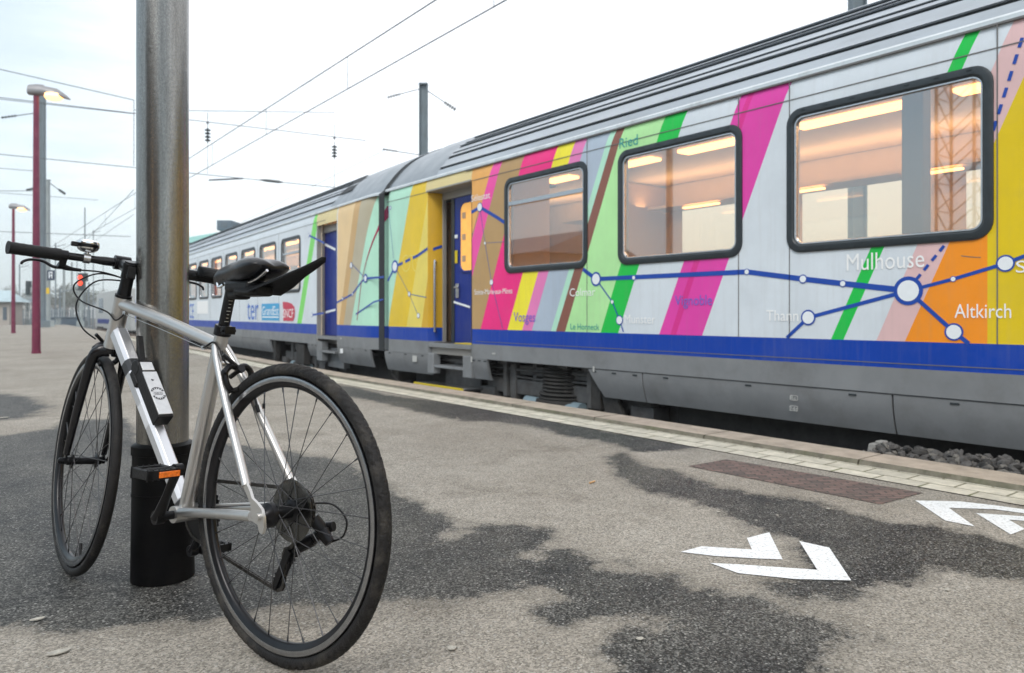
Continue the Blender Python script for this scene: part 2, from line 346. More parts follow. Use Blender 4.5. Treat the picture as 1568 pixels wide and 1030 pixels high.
M['paver'] = brick_mat('pale_paver', (.62, .58, .48), (.50, .47, .39), (.20, .19, .13), 1, .21, .135, .006, moss=(.11, .13, .03))
M['clay'] = brick_mat('clay_brick', (.21, .135, .115), (.115, .088, .078), (.06, .055, .05), 1, .085, .032, .004, rotz=38)
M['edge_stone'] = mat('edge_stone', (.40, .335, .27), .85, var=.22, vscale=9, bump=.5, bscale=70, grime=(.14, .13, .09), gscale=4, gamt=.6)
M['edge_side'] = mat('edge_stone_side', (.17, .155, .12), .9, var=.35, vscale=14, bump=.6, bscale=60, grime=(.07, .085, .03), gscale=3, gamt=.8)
M['concrete'] = mat('concrete', (.30, .29, .27), .85, var=.2, vscale=5, bump=.3, bscale=50)
b = MB(); b.add([(TX0, -8, .004), (KX0, -8, .004), (KX0, 9, .004), (TX0, 9, .004), (bend(KX0, 27.5), 27.5, .004), (bend(TX0, 27.5), 27.5, .004)], [(0, 1, 2, 3), (3, 2, 4, 5)])
tag(b.build('paving_strip', M['paver'], smooth=0), kind='structure')
b = MB()
yy = -8.0
while yy < 27.4:                      # coping stones with open joints
    L_ = 1.0; g = .005; x0 = KX0+.012
    prof = [(KX0, 0), (x0, .029), (KX1-.015, .029), (KX1, .015), (KX1, -.13), (KX0, -.13)]
    dz = random.uniform(-.0015, .0015)
    P = [(bend(x, yy+g), yy+g, z+dz) for x, z in prof]; Q = [(bend(x, yy+L_-g), yy+L_-g, z+dz) for x, z in prof]; n = len(P)
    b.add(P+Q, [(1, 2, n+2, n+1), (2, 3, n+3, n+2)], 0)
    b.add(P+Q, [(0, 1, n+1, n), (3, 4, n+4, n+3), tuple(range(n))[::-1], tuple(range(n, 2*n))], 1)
    yy += L_
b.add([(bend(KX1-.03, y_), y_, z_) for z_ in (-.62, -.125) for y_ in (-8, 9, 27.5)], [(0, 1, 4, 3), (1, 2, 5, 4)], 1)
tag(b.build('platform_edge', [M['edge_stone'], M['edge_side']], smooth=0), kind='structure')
# track bed & ground
M['gravel'] = mat('ballast_ground', (.07, .067, .063), .95, var=.45, vscale=14, bump=1, bscale=25)
b = MB(); b.add([(-900, -600, -.62), (900, -600, -.62), (900, 1500, -.62), (-900, 1500, -.62)], [(0, 1, 2, 3)])
tag(b.build('ground', M['gravel'], smooth=0), kind='structure')
M['stone'] = [mat('ballast_stone', c, .85, var=.3, vscale=30, bump=.4, bscale=40) for c in ((.085, .08, .076), (.04, .038, .036), (.15, .14, .125))]
b = MB()
ico_v, ico_f = [], []
bm = bmesh.new(); bmesh.ops.create_icosphere(bm, subdivisions=1, radius=1); ico_v = [v.co.copy() for v in bm.verts]; ico_f = [tuple(v.index for v in f.verts) for f in bm.faces]; bm.free()
for i in range(7200):
    x = random.uniform(KX1+.02, 4.98); y = random.uniform(-1.5, 5.2) if i < 6200 else random.uniform(5.2, 12); s_ = random.uniform(.018, .038)
    hgt = (-.03 if y < 2.15 else -.30 if y > 2.6 else -.03-.6*(y-2.15))+.02*math.sin(x*9+y*3)+random.uniform(-.03, .03)-.2*max(0, x-4.5)
    rot = Matrix.Rotation(random.uniform(0, 6.3), 3, Vector((random.uniform(-1, 1), random.uniform(-1, 1), random.uniform(-1, 1))).normalized())
    sc_ = (random.uniform(.7, 1.4), random.uniform(.6, 1.1), random.uniform(.45, .85))
    vs = [rot @ Vector((v.x*sc_[0]*random.uniform(.8, 1.2), v.y*sc_[1], v.z*sc_[2]*random.uniform(.8, 1.2)))*s_+Vector((x, y, hgt)) for v in ico_v]
    b.add(vs, ico_f, random.choice((0, 0, 1, 2)))
b.add([(KX1, -3, -.06), (5.2, -3, -.25), (5.2, 2.2, -.25), (KX1, 2.2, -.06), (5.2, 2.7, -.42), (KX1, 2.7, -.35), (5.2, 13, -.42), (KX1, 13, -.35)], [(0, 1, 2, 3), (3, 2, 4, 5), (5, 4, 6, 7)], 1)
tag(b.build('ballast', M['stone'], smooth=0, fix=False), 'rough grey and brown ballast stones between the platform edge and the train', 'ballast', kind='stuff')
b = MB(); b.box((0, 0, 0), (.12, .13, .07), taper=.85); b.box((0, 0, .04), (.07, .05, .025))
tag(b.build('marker_block', M['concrete'], loc=(4.46, 2.2, -.02), bevel=.008), 'small pale concrete block on the ballast under the coach skirt', 'block')
# brick patch, paint arrows
def flat(name, polys, m, z=.004, label=None, cat=None, kind=None, th=0):
    b = MB()
    for poly in polys:
        P = [ground(x, y) for x, y in poly]; b.add([(p.x, p.y, z) for p in P], [tuple(range(len(P)))])
    o = b.build(name, m, smooth=0); 
    return tag(o, label, cat, None, kind)
M['marking'] = mat('worn_white_paint', (.80, .82, .83), .6, var=.05, vscale=9, bump=.4, bscale=130, grime=(.19, .18, .165), gscale=110, gamt=.95)
flat('brick_patch', [[(1054, 714), (1112, 703.5), (1413, 755), (1348, 772.5)]], M['clay'], z=.0025, label='long worn patch of reddish bricks set in the asphalt near the edge paving', cat='paving patch')
flat('floor_arrow', [cz(*c5, q) for q in ([(116,513),(205,489),(418,503),(397,454),(491,430),(548,545),(420,540),(260,530)], [(240,560),(350,565),(694,589),(618,467),(745,495),(838,634),(600,628),(360,603)])], M['marking'], .0025,
     'pair of white painted chevrons opening to the far left, between damp patches', 'floor marking')
flat('floor_arrow', [cz(*c5, q) for q in ([(1109,295),(1300,299),(1440,315),(1700,350),(1980,380),(1980,394),(1700,367),(1440,332),(1250,326),(1360,405),(1235,380)], [(1364,348),(1700,372),(1960,400),(1960,415),(1700,393),(1503,376),(1572,416),(1512,439)])], M['marking'], .0025,
     'white painted chevrons beside the red brick patch, cut by the right edge', 'floor marking')
# litter
b = MB(); p = ground(903, 741); b.tube([p+Vector((0, 0, .006)), p+Vector((.02, .005, .006)), p+Vector((.042, .011, .006))], .0042, 10)
tag(b.build('cigarette_butt', mat('cork_paper', (.55, .33, .16), .8, var=.2, vscale=300)), 'orange brown cigarette butt lying on the dry asphalt', 'litter')
M['leafm'] = mat('trodden_leaf', (.40, .38, .33), .8, var=.3, vscale=90)
for i, (px, py, r_, lb) in enumerate([(90, 1001, .017, 'pale flattened scrap nearest the bottom left corner of the platform'), (58, 950, .011, 'small pale scrap on the dark asphalt left of the front wheel'), (5, 640, .026, 'whitish paper scrap at the far left on grey asphalt'), (692, 995, .012, 'faint pale blotch of trodden gum right of the rear tyre')]):
    p = ground(px, py); b = MB(); a0 = random.random()*6
    ring = [(p.x+r_*(1.6 if i != 3 else 1)*math.cos(t_)*random.uniform(.75, 1.1), p.y+r_*.8*math.sin(t_)*random.uniform(.75, 1.1), .004) for t_ in np.linspace(0, 2*math.pi, 13)[:-1]]
    b.prism(ring, (0, 0, .0025)); tag(b.build('trodden_scrap', M['leafm'], smooth=0), lb, 'litter')
random.seed(5)
for i in range(14):                     # trodden gum
    px, py = [(1100, 785), (1158, 798), (1190, 790), (1268, 780), (860, 905), (1010, 690), (640, 700), (700, 640), (520, 660), (1450, 905), (1330, 960), (980, 980), (420, 985), (1240, 640+60)][i]
    p = ground(px, py); r_ = random.uniform(.004, .008); b = MB(); b.prism([(r_*1.25*math.cos(t_)*random.uniform(.8, 1.1), r_*math.sin(t_)*random.uniform(.8, 1.1), .003) for t_ in np.linspace(0, 2*math.pi, 11)[:-1]], (0, 0, .0012))
    tag(b.build('gum_spot', M['leafm'], smooth=0, loc=(p.x, p.y, .001)), 'small pale spot of old gum pressed into the asphalt', 'gum', 'gum spots on the platform')
# ------------------------------------------------------------------ train
def s2l(c): return tuple(((x/255+.055)/1.055)**2.4 if x > 10 else x/255/12.92 for x in c)
LIV = dict(grey=(216,224,231), mint=(184,232,208), yellow=(234,200,48), lyellow=(236,216,104), ochre=(214,170,48), sand=(224,206,150), orange=(238,176,96), pink=(246,84,172), tan=(186,152,104),
           hot=(246,48,136), lemon=(248,234,60), rose=(232,130,188), bluegrey=(178,192,208), brown=(140,92,80), pale=(184,238,168), green=(30,196,78), magenta=(230,70,172), magdark=(222,52,146),
           palepink=(226,190,190), orange2=(248,150,34), gold=(228,198,24), peach=(236,204,152), tan2=(206,168,112), gtan=(186,176,150), lime=(126,222,100), crimson=(170,30,84), white=(222,226,230),
           blue=(0,62,166), skirt=(112,113,112), jamb=(150,148,144))
LM = {}
for k_, c_ in LIV.items():
    LM[k_] = paint('livery_'+k_, tuple(x*1.0 for x in s2l(c_)), .36 if k_ != 'skirt' else .5)
LM['skirt'] = mat('skirt_grey', (.215, .225, .235), .45, var=.12, vscale=3, rvar=.08, grime=(.11, .105, .10), gscale=2.5, gamt=.5, bump=.03, bscale=4)
LM['roof'] = mat('roof_grey', (.40, .44, .48), .45, .2, var=.10, vscale=2, rvar=.1, grime=(.16, .165, .17), gscale=1.5, gamt=.5, streak=(1, .25, 1))
LM['roofend'] = mat('roof_end_grey', (.24, .27, .30), .4, .2, var=.08, vscale=2, rvar=.1)
LM['groove'] = mat('roof_groove', (.03, .035, .04), .8)
LM['rail'] = mat('gutter_rail', (.62, .66, .68), .4, .3, var=.08, vscale=5, grime=(.2, .19, .17), gscale=6, gamt=.5)
LM['gasket'] = mat('window_gasket', (.022, .030, .036), .45, var=.2, vscale=20, bump=.1, bscale=90)
LM['under'] = mat('underframe_dark', (.035, .033, .031), .75, var=.4, vscale=8, bump=.4, bscale=40)
LM['bogie'] = mat('bogie_grey', (.10, .10, .10), .65, var=.35, vscale=6, bump=.3, bscale=40, grime=(.06, .045, .035), gscale=4, gamt=.7)
LM['wall_in'] = mat('interior_beige', (.82, .68, .52), .6, var=.05)
LM['ceil_in'] = mat('interior_ceiling', (.80, .66, .50), .5, var=.04)
LM['dark_in'] = mat('vestibule_dark', (.05, .045, .04), .6, var=.2)
LM['post'] = mat('vestibule_post_beige', (.50, .34, .22), .5)
LM['lamp'] = mat('warm_tube', (.9, .7, .4), .5, emit=(1, .48, .17), estr=3.6)
LM['lampo'] = mat('warm_glow_pane', (.9, .5, .12), .35, emit=(1, .42, .05), estr=.28, var=.1, vscale=12)
LM['doorblue'] = paint('door_blue', s2l((10, 42, 130)), .35)
LM['yelstep'] = paint('step_edge_yellow', s2l((214, 190, 40)), .6)
LM['lineblue'] = mat('map_line_blue', s2l((16, 70, 168)), .4, var=.05)
LM['linethin'] = mat('map_line_slate', s2l((70, 104, 168)), .4)
LM['dot'] = mat('map_dot_white', s2l((235, 240, 244)), .4, var=.03, vscale=30)
LM['textw'] = mat('text_white', (.92, .93, .93), .4)
LM['textt'] = mat('text_teal', s2l((56, 160, 158)), .4)
LM['textp'] = mat('text_violet', s2l((122, 104, 206)), .4)
LM['seam'] = mat('panel_seam', (.16, .16, .16), .8)
X0 = 4.6; ZG = 2.397
def line_sz(x1, y1, x2, y2, X=X0):
    a, b_ = sz(x1, y1, X), sz(x2, y2, X); return a, b_
def wall(name, s0, s1, z0, z1, holes, lines, matf, mats, parent, xo=None, ss=(), zs=(), X=X0, th=0):
    S = sorted({s0, s1, *[h[0] for h in holes], *[h[1] for h in holes], *[q for q in ss if s0 < q < s1]}); Z = sorted({z0, z1, *[h[2] for h in holes], *[h[3] for h in holes], *[q for q in zs if z0 < q < z1]})
    bm = bmesh.new(); g = [[bm.verts.new((a, z, 0)) for a in S] for z in Z]
    for j in range(len(Z)-1):
        for i in range(len(S)-1):
            cs, cz_ = (S[i]+S[i+1])/2, (Z[j]+Z[j+1])/2
            if any(h[0] < cs < h[1] and h[2] < cz_ < h[3] for h in holes): continue
            bm.faces.new((g[j][i], g[j][i+1], g[j+1][i+1], g[j+1][i]))
    for (a, b_) in lines:
        d = Vector((b_[0]-a[0], b_[1]-a[1], 0)); n = Vector((d.y, -d.x, 0)).normalized()
        bmesh.ops.bisect_plane(bm, geom=bm.verts[:]+bm.edges[:]+bm.faces[:], dist=1e-5, plane_co=(a[0], a[1], 0), plane_no=n)
    for f in bm.faces:
        c = f.calc_center_median(); f.material_index = matf(c.x, c.y)
    for v in bm.verts:
        s_, z_ = v.co.x, v.co.y; v.co = (X+(xo(s_, z_) if xo else 0), s_, z_)
    bmesh.ops.delete(bm, geom=[v for v in bm.verts if not v.link_faces], context='VERTS')
    me = bpy.data.meshes.new(name); bm.to_mesh(me); bm.free()
    for m_ in mats: me.materials.append(m_)
    me.shade_smooth(); me.set_sharp_from_angle(angle=R(25))
    o = bpy.data.objects.new(name, me); scene.collection.objects.link(o); o.parent = parent; return o
def rrect(s0, s1, z0, z1, r, n=6):
    pts = []
    for cx, cz_, a0 in ((s1-r, z1-r, 0), (s0+r, z1-r, 90), (s0+r, z0+r, 180), (s1-r, z0+r, 270)):
        for k in range(n+1):
            a = R(a0+90*k/n); pts.append((cx+r*math.cos(a), cz_+r*math.sin(a)))
    return pts
def ringmesh(b, o_, i_, x0, x1, mi=0):         # frame between two loops, from x0 (outer face) back to x1
    n = len(o_); vs = [(x0+.006, s, z) for s, z in o_]+[(x0, s+(c[0]-s)*.25, z+(c[1]-z)*.25) for (s, z), c in zip(o_, i_)]+[(x0, s+(c[0]-s)*.8, z+(c[1]-z)*.8) for (s, z), c in zip(o_, i_)]+[(x0+.008, s, z) for s, z in i_]+[(x1, s, z) for s, z in i_]+[(x1, s, z) for s, z in o_]
    fs = []
    for k in range(n):
        q = (k+1) % n
        for a, c in ((0, 1), (1, 2), (2, 3), (3, 4), (5, 0)): fs.append((a*n+k, a*n+q, c*n+q, c*n+k))
    b.add(vs, fs, mi)
def window(parent, s0, s1, z0, z1, vent=None, fine=True):
    w = .052; b = MB(); o_ = rrect(s0, s1, z0, z1, .105); i_ = rrect(s0+w, s1-w, z0+w, z1-w, .065)
    ringmesh(b, o_, i_, X0-.016, X0+.03)
    if fine:
        for k in range(7):
            for z in (z0+.018, z1-.018): b.box((X0-.017, s0+.12+(s1-s0-.24)*k/6, z), (.004, .03, .008))
    fr = b.build('window_frame', LM['gasket'], parent)
    b = MB(); ringmesh(b, rrect(s0+w, s1-w, z0+w, z1-w, .065), rrect(s0+w+.016, s1-w-.016, z0+w+.016, z1-w-.016, .05), X0-.004, X0+.03)
    b.build('inner_rim', M['steel'], fr)
    p = rrect(s0+w+.008, s1-w-.008, z0+w+.008, z1-w-.008, .058)
    b = MB(); b.add([(X0+.012, s, z) for s, z in p], [tuple(range(len(p)))]); b.build('pane', M['window_glass'], fr, smooth=0)
    if vent:
        b = MB(); b.box((X0+.004, (s0+s1)/2, vent), (.02, s1-s0-2*w-.02, .035)); b.box((X0-.004, (s0+s1)/2, vent-.022), (.02, s1-s0-2*w-.02, .012))
        b.build('vent_bar', M['steel'], fr, bevel=.003)
    return fr
RP = [(4.6, ZG), (4.625, 2.405), (4.625, 2.43), (4.64, 2.445), (4.66, 2.45)]
def rk(k, X): return (X, CAMH+k*X/.7959)
prof_k = [(.2805, 4.67), (.2922, 4.72), (.2995, 4.775), (.3089, 4.84), (.3165, 4.91), (.3238, 5.0), (.3285, 5.09), (.3318, 5.2), (.3335, 5.32), (.3338, 5.45)]
Xc = 6.0
def roof(parent, s0, s1, ribbed, xo=lambda s: 0, name='roof'):
    pts = [(X, z, 0) for X, z in RP]
    for i, (k, X) in enumerate(prof_k):
        x, z = rk(k, X)
        if ribbed and k in (.2922, .3089, .3165, .3238, .3285, .3318):
            h_ = .6 if k in (.3165, .3285) else 1
            pts += [(x-.006, z-.004, 0), (x+.028*h_, z+.0, 1), (x+.034*h_, z+.026*h_, 1), (x+.008, z+.03*h_, 0)]
        else: pts.append((x, z, 0))
    pts += [(5.62, 3.17, 0), (5.8, 3.205, 0), (6.0, 3.215, 0)]
    full = pts+[(2*Xc-x, z, 0) for x, z, _ in pts[:-1][::-1]]
    n = len(full); b = MB(); ys = [s0, s1] if not xo(s0) and not xo(s1) else list(np.linspace(s0, s1, 12))
    for s in ys:
        o_ = xo(s)
        b.v += [(x+(Xc-x)*o_, s, z-o_*.35) for x, z, _ in full]
    for j in range(len(ys)-1):
        for i in range(n-1):
            b.f.append([j*n+i, j*n+i+1, (j+1)*n+i+1, (j+1)*n+i])
            g = (full[i][2] and full[i+1][2]); lo = i < 4
            b.m.append(1 if g else (2 if lo else 0))  # groove faces coloured dark to deepen the shade inside them
    return b.build(name, [LM['roof'] if ribbed else LM['roofend'], LM['groove'], LM['rail']], parent, smooth=28, fix=False)
def strip(b, pts, w, x=X0-.003, mi=0, dash=None):
    for (a, c) in zip(pts[:-1], pts[1:]):
        a, c = Vector((a[0], a[1])), Vector((c[0], c[1])); d = (c-a); L_ = d.length; d.normalize(); nrm = Vector((-d.y, d.x))*w/2
        segs = [(0, L_)] if not dash else [(q, min(q+dash[0], L_)) for q in np.arange(0, L_, dash[0]+dash[1])]
        for q0, q1 in segs:
            p0, p1 = a+d*q0, a+d*q1
            b.add([(x, p0.x+nrm.x, p0.y+nrm.y), (x, p1.x+nrm.x, p1.y+nrm.y), (x, p1.x-nrm.x, p1.y-nrm.y), (x, p0.x-nrm.x, p0.y-nrm.y)], [(0, 1, 2, 3)], mi)
def disc(b, c, r, x, mi, n=28):
    b.add([(x, c[0]+r*math.cos(2*math.pi*k/n), c[1]+r*math.sin(2*math.pi*k/n)) for k in range(n)], [tuple(range(n))], mi)
def station(b, px, py, rpx, ring=.38, X=X0):
    c = sz(px, py, X); r = abs(sz(px, py-rpx, X)[1]-c[1])
    disc(b, c, r, X-.0042, 0); disc(b, c, r*(1-ring), X-.0056, 2)
def text_geo(b, txt, s_left, s_right, z0, z1, x, mi, slant=0, bold=False):
    cu = bpy.data.curves.new('lettering', 'FONT'); cu.body = txt; cu.size = 1; cu.resolution_u = 3; cu.offset = 0
    ob = bpy.data.objects.new('lettering', cu); scene.collection.objects.link(ob); dg = bpy.context.evaluated_depsgraph_get(); dg.update()
    me = ob.evaluated_get(dg).to_mesh(); vs = [v.co.copy() for v in me.vertices]; fs = [tuple(p.vertices) for p in me.polygons]
    ob.evaluated_get(dg).to_mesh_clear(); bpy.data.objects.remove(ob); bpy.data.curves.remove(cu)
    x0 = min(v.x for v in vs); x1 = max(v.x for v in vs); y0 = 0; y1 = max(v.y for v in vs)
    b.add([(x, s_left+(s_right-s_left)*(v.x-x0)/(x1-x0), z0+(z1-z0)*(v.y-y0)/(y1-y0)) for v in vs], fs, mi)
def text_px(b, txt, x1, x2, ybase, hpx, mi, yb2=None, X=X0, bold=False):
    a, za = sz(x1, ybase, X); c, zc = sz(x2, yb2 or ybase, X); zt = sz(x1, ybase-hpx, X)[1]
    text_geo(b, txt, a, c, (za+zc)/2, (za+zc)/2+(zt-za), X-.0048, mi, bold=bold)
def word(parent, mats_, *a, **k):
    b = MB(); mi = a[5]; a = list(a); a[5] = 0; text_px(b, *a, **k); return b.build('lettering', mats_[mi], parent, smooth=0)
def route(parent, pts, w, m_='lineblue', dash=None):
    b = MB(); strip(b, pts, w, dash=dash); return b.build('route_line', LM[m_], parent, smooth=0)
def dot(parent, *a):
    b = MB(); station(b, *a); return b.build('station_dot', [LM['lineblue'], LM['linethin'], LM['dot']], parent, smooth=0)
def mark(parent, px, py, w_, h_, m_):
    c = sz(px, py); b = MB(); b.add([(X0-.001, c[0]-w_/2, c[1]-h_/2), (X0-.001, c[0]+w_/2, c[1]-h_/2), (X0-.001, c[0]+w_/2, c[1]+h_/2), (X0-.001, c[0]-w_/2, c[1]+h_/2)], [(0, 1, 2, 3)]); return b.build('maintenance_mark', m_, parent, smooth=0)
def bandfn(bands, keys):
    info = []
    for col, ln in bands:
        if ln is None: info.append((keys.index(col), None))
        else:
            if len(ln) == 1: sv = sz(ln[0], 450)[0]; info.append((keys.index(col), (sv, 0, sv, 1)))
            else:
                a, c = sz(ln[0], ln[1]), sz(ln[2], ln[3]); info.append((keys.index(col), (a[0], a[1], c[0], c[1])))
    def fn(s, z):
        for mi, L_ in info:
            if L_ is None: return mi
            sl = L_[0]+(z-L_[1])*(L_[2]-L_[0])/(L_[3]-L_[1])
            if s > sl: return mi
        return info[-1][0]
    return fn, [((L_[0], L_[1]), (L_[2], L_[3])) for _, L_ in info if L_]
KEYS = list(LM.keys()); KM = [LM[k] for k in KEYS]; ki = KEYS.index
ZB0, ZB1, ZC = .463, .626, 2.258
def interior(parent, s0, s1, wins, partitions=(), lining=(0, 1)):
    xb = 2*Xc-X0-.08
    b = MB(); b.box((Xc, (s0+s1)/2, .42), (2.66, s1-s0, .06)); b.build('floor', LM['dark_in'], parent, smooth=0)
    b = MB(); b.box((Xc, (s0+s1)/2, 2.44), (2.6, s1-s0, .04)); b.build('ceiling', LM['ceil_in'], parent, smooth=0)
    pw = wins[0][0]-wins[1][0] if wins[0][0] > wins[1][0] else wins[1][0]-wins[0][0]
    fwin = wins+([(wins[0][0]+pw, wins[0][1]+pw)] if wins[0][0] > wins[1][0] else [(wins[0][0]-pw, wins[0][1]-pw)])
    wall('far_wall', s0, s1, .45, 2.42, [(a+.07, c-.07, 1.28, 2.12) for a, c in fwin], [], lambda s, z: 0, [LM['wall_in']], parent, X=xb)
    wall('side_lining', lining[0], lining[1], .45, 2.42, [(a+.05, c-.05, 1.25, 2.14) for a, c in wins], [], lambda s, z: 0, [LM['wall_in']], parent, X=X0+.07)
    la, lb = max(s0, -3.0)+.3, s1-.4
    for nm, X_, z_, rx, en in (('ceiling_light', 5.86, 2.385, 0, 3.4), ('ceiling_fill', 6.85, 2.12, 180, 2.3)):      # ceiling lamps' own light, and an added upward fill that warms the ceiling
        ld = bpy.data.lights.new(nm, 'AREA'); ld.shape = 'RECTANGLE'; ld.size = .16; ld.size_y = lb-la; ld.energy = en*(lb-la); ld.color = (1, .69, .42)
        lo = bpy.data.objects.new(nm, ld); scene.collection.objects.link(lo); lo.parent = parent; lo.location = (X_, (la+lb)/2, z_); lo.rotation_euler = (R(rx), 0, 0)
    y = s0+.4
    while y < s1-1.2:
        q = MB(); q.box((5.86, y+.47, 2.405), (.17, .92, .03)); q.build('ceiling_lamp', LM['lamp'], parent, bevel=.008)
        q = MB(); q.box((6.95, y+.3, 2.045), (.06, .50, .02)); q.build('reading_lamp', LM['lamp'], parent, bevel=.006)
        y += 1.27
    for a, c in fwin:
        m_ = (a+c)/2
        q = MB(); q.box((xb-.22, m_, 2.09), (.40, 1.5, .03)); q.build('luggage_rack', LM['ceil_in'], parent, smooth=0)
        q = MB(); q.add([(xb, a+.07, 1.28), (xb, c-.07, 1.28), (xb, c-.07, 2.12), (xb, a+.07, 2.12)], [(0, 1, 2, 3)]); q.build('far_pane', M['far_glass'], parent, smooth=0)
    for y_ in (s0+.02, s1-.02): q = MB(); q.box((Xc, y_, 1.4), (2.4, .04, 2.05)); q.build('end_lining', LM['wall_in'], parent, smooth=0)
    for p in partitions:
        q = MB(); q.box((5.0, p, 1.4), (.75, .10, 2.0)); q.box((7.0, p, 1.4), (.75, .10, 2.0)); q.build('partition', LM['post'], parent, smooth=0)
def bogie(parent, sc_, half=1.25, spring=True):
    b = MB()
    for X_ in (4.86, 7.14):
        b.box((X_, sc_, .02), (.12, half*2.1, .16)); b.box((X_, sc_, .20), (.10, half*1.1, .10))
        b.box((X_+(.0), sc_-half*.62, .02), (.16, .10, .5)); b.box((X_, sc_+half*.62, .02), (.16, .10, .5))
        b.box((X_, sc_+half*.33, .12), (.1, .07, .5))
    b.box((Xc, sc_, .0), (2.2, .4, .2))
    fr = b.build('bogie', LM['bogie'], parent, bevel=.012)
    for d_ in (-half, half):
        for X_ in (5.02, 6.98):
            q = MB(); q.lathe([(.06, -.10), (.10, -.09), (.12, -.03), (.36, -.02), (.40, 0), (.44, .02), (.44, .10), (.40, .12), (.1, .12)], (X_, sc_+d_, -.16), (1, 0, 0), 32)
            q.build('wheel', LM['bogie'], fr)
        q = MB(); q.tube([(4.9, sc_+d_, -.16), (7.1, sc_+d_, -.16)], .07, 12); q.box((4.86, sc_+d_, -.14), (.2, .26, .26)); q.box((7.14, sc_+d_, -.14), (.2, .26, .26)); q.build('axle', LM['bogie'], fr)
    if spring:
        q = MB(); pr = []
        for k in range(9): z = -.05+k*.036; pr += [(.285+(.03 if k < 2 else 0), z), (.30+(.035 if k < 2 else 0), z+.012), (.285+(.03 if k < 2 else 0), z+.026), (.265, z+.030)]
        pr.append((.24, .30)); q.lathe([(.36, -.11), (.36, -.06)]+pr, (4.98, sc_, 0), (0, 0, 1), 32); q.build('air_spring', LM['under'], fr, smooth=50)
        q = MB(); q.tube([(4.74, sc_+.42, -.10), (4.74, sc_-.30, -.12)], .055, 14); q.tube([(4.74, sc_-.30, -.12), (4.74, sc_-.42, -.12)], .075, 14); q.build('damper', mat('damper_paint', (.20, .27, .31), .5, var=.2), fr)
    return fr
def skirt_panel(parent, s0, s1, z0=.05, z1=.303, slant0=0, slant1=0, inset=.055, name='skirt_panel', marks=()):
    b = MB(); n = 5; vs = []
    for i in range(n+1):
        z = z1+(z0-z1)*i/n; f_ = i/n; xo_ = .004+inset*f_**1.8
        vs += [(X0+xo_, s0+slant0*f_, z), (X0+xo_, s1+slant1*f_, z), (X0+xo_+.03, s1+slant1*f_, z), (X0+xo_+.03, s0+slant0*f_, z)]
    fs = []
    for i in range(n):
        for k in range(4): fs.append((i*4+k, i*4+(k+1) % 4, (i+1)*4+(k+1) % 4, (i+1)*4+k))
    fs += [(0, 1, 2, 3), (n*4, n*4+1, n*4+2, n*4+3)]
    b.add(vs, fs); pn = b.build(name, LM['skirt'], parent, smooth=30)
    for f_ in (.12, .5, .88):
        q = MB(); y = s0+(s1-s0)*f_; q.box((X0+.004, y, z1-.022), (.008, .05, .012)); q.build('latch', LM['gasket'], pn, bevel=.001)
    return pn
def seam(parent, s, z0=ZB1, z1=2.39, w=.006):
    b = MB(); b.box((X0-.001, s, (z0+z1)/2), (.004, w, z1-z0)); return b
# ---- near coach
NC = empty('passenger_coach', (6.0, -3.2, -.6), 'nearest coach in grey with broad pink and green diagonal stripes and a route map', 'train coach')
def off(o):   # parts are modelled in track coordinates; keep them there under the empty
    o.matrix_parent_inverse = Matrix.Translation(-Vector(o.parent.location)); return o
SN0, SN1 = -15.6, 8.86
bandsL = [('mint', (626.2,310,593.5,499)), ('yellow', (656,298,622.5,499)), ('lyellow', (671,298,645.6,499)), ('ochre', None)]
bandsR = [('orange', (749.7,267,721.6,369.8)), ('pink', (766,253.8,720.7,432)), ('tan', (801,240,736,503)), ('hot', (852,227,777.4,503.7)), ('lemon', (879,218,800,503.7)), ('rose', (897,214.5,815,503.7)),
          ('bluegrey', (932.8,203,844,505)), ('mint', (941.7,201,852,505)), ('brown', (953.7,199,866,505)), ('pale', (1017,178.6,920.4,507)), ('green', (1050,172,947,508.8)), ('grey', (1131.6,150.8,1010,509.9)),
          ('magenta', (1143,148,1027,510)), ('magdark', (1152,145,1036,510)), ('magenta', (1208.6,130.4,1075.5,512.5)), ('grey', (1473.4,58,1273,518)), ('green', (1495.8,53.6,1292,519)), ('grey', (1545,45,1342.5,520)),
          ('palepink', (1522,219,1386,521.5)), ('orange2', (1512,)), ('gold', None)]
fL, lL = bandfn(bandsL, KEYS); fR, lR = bandfn(bandsR, KEYS)
SD0, SD1, SDJ = sz(722, 450)[0], sz(676, 450)[0], sz(655, 450)[0]
def zmat(z): return ki('skirt') if z < ZB0 else ki('blue')
def nmat(s, z):
    if z < ZB1: return zmat(z)
    if s > SD0:
        if z > 2.25 and s < SDJ+.05: return ki('sand')
        return fL(s, z)
    return fR(s, z)
wins = [(sz(900, 300)[0], sz(773, 300)[0]), (sz(1137, 300)[0], sz(947, 300)[0]), (sz(1522, 300)[0], sz(1205.6, 300)[0])]
pitch = wins[1][0]-wins[2][0]
for k in range(1, 7): wins.append((wins[2][0]-pitch*k, wins[2][1]-pitch*k))
WZ0, WZ1 = 1.208, 2.186
io = .033
holes = [(a+io, c-io, WZ0+io, WZ1-io) for a, c in wins]+[(SD0, SDJ, .303, 2.25)]
zs_ = (ZB0, ZB1, ZC, 2.3, 2.35)
def xo_near(s, z):
    o_ = 0
    if z > ZC: o_ += .02*((z-ZC)/(ZG-ZC))**2
    if s > SN1-.18: o_ += .10*((s-SN1+.18)/.18)**2
    return o_
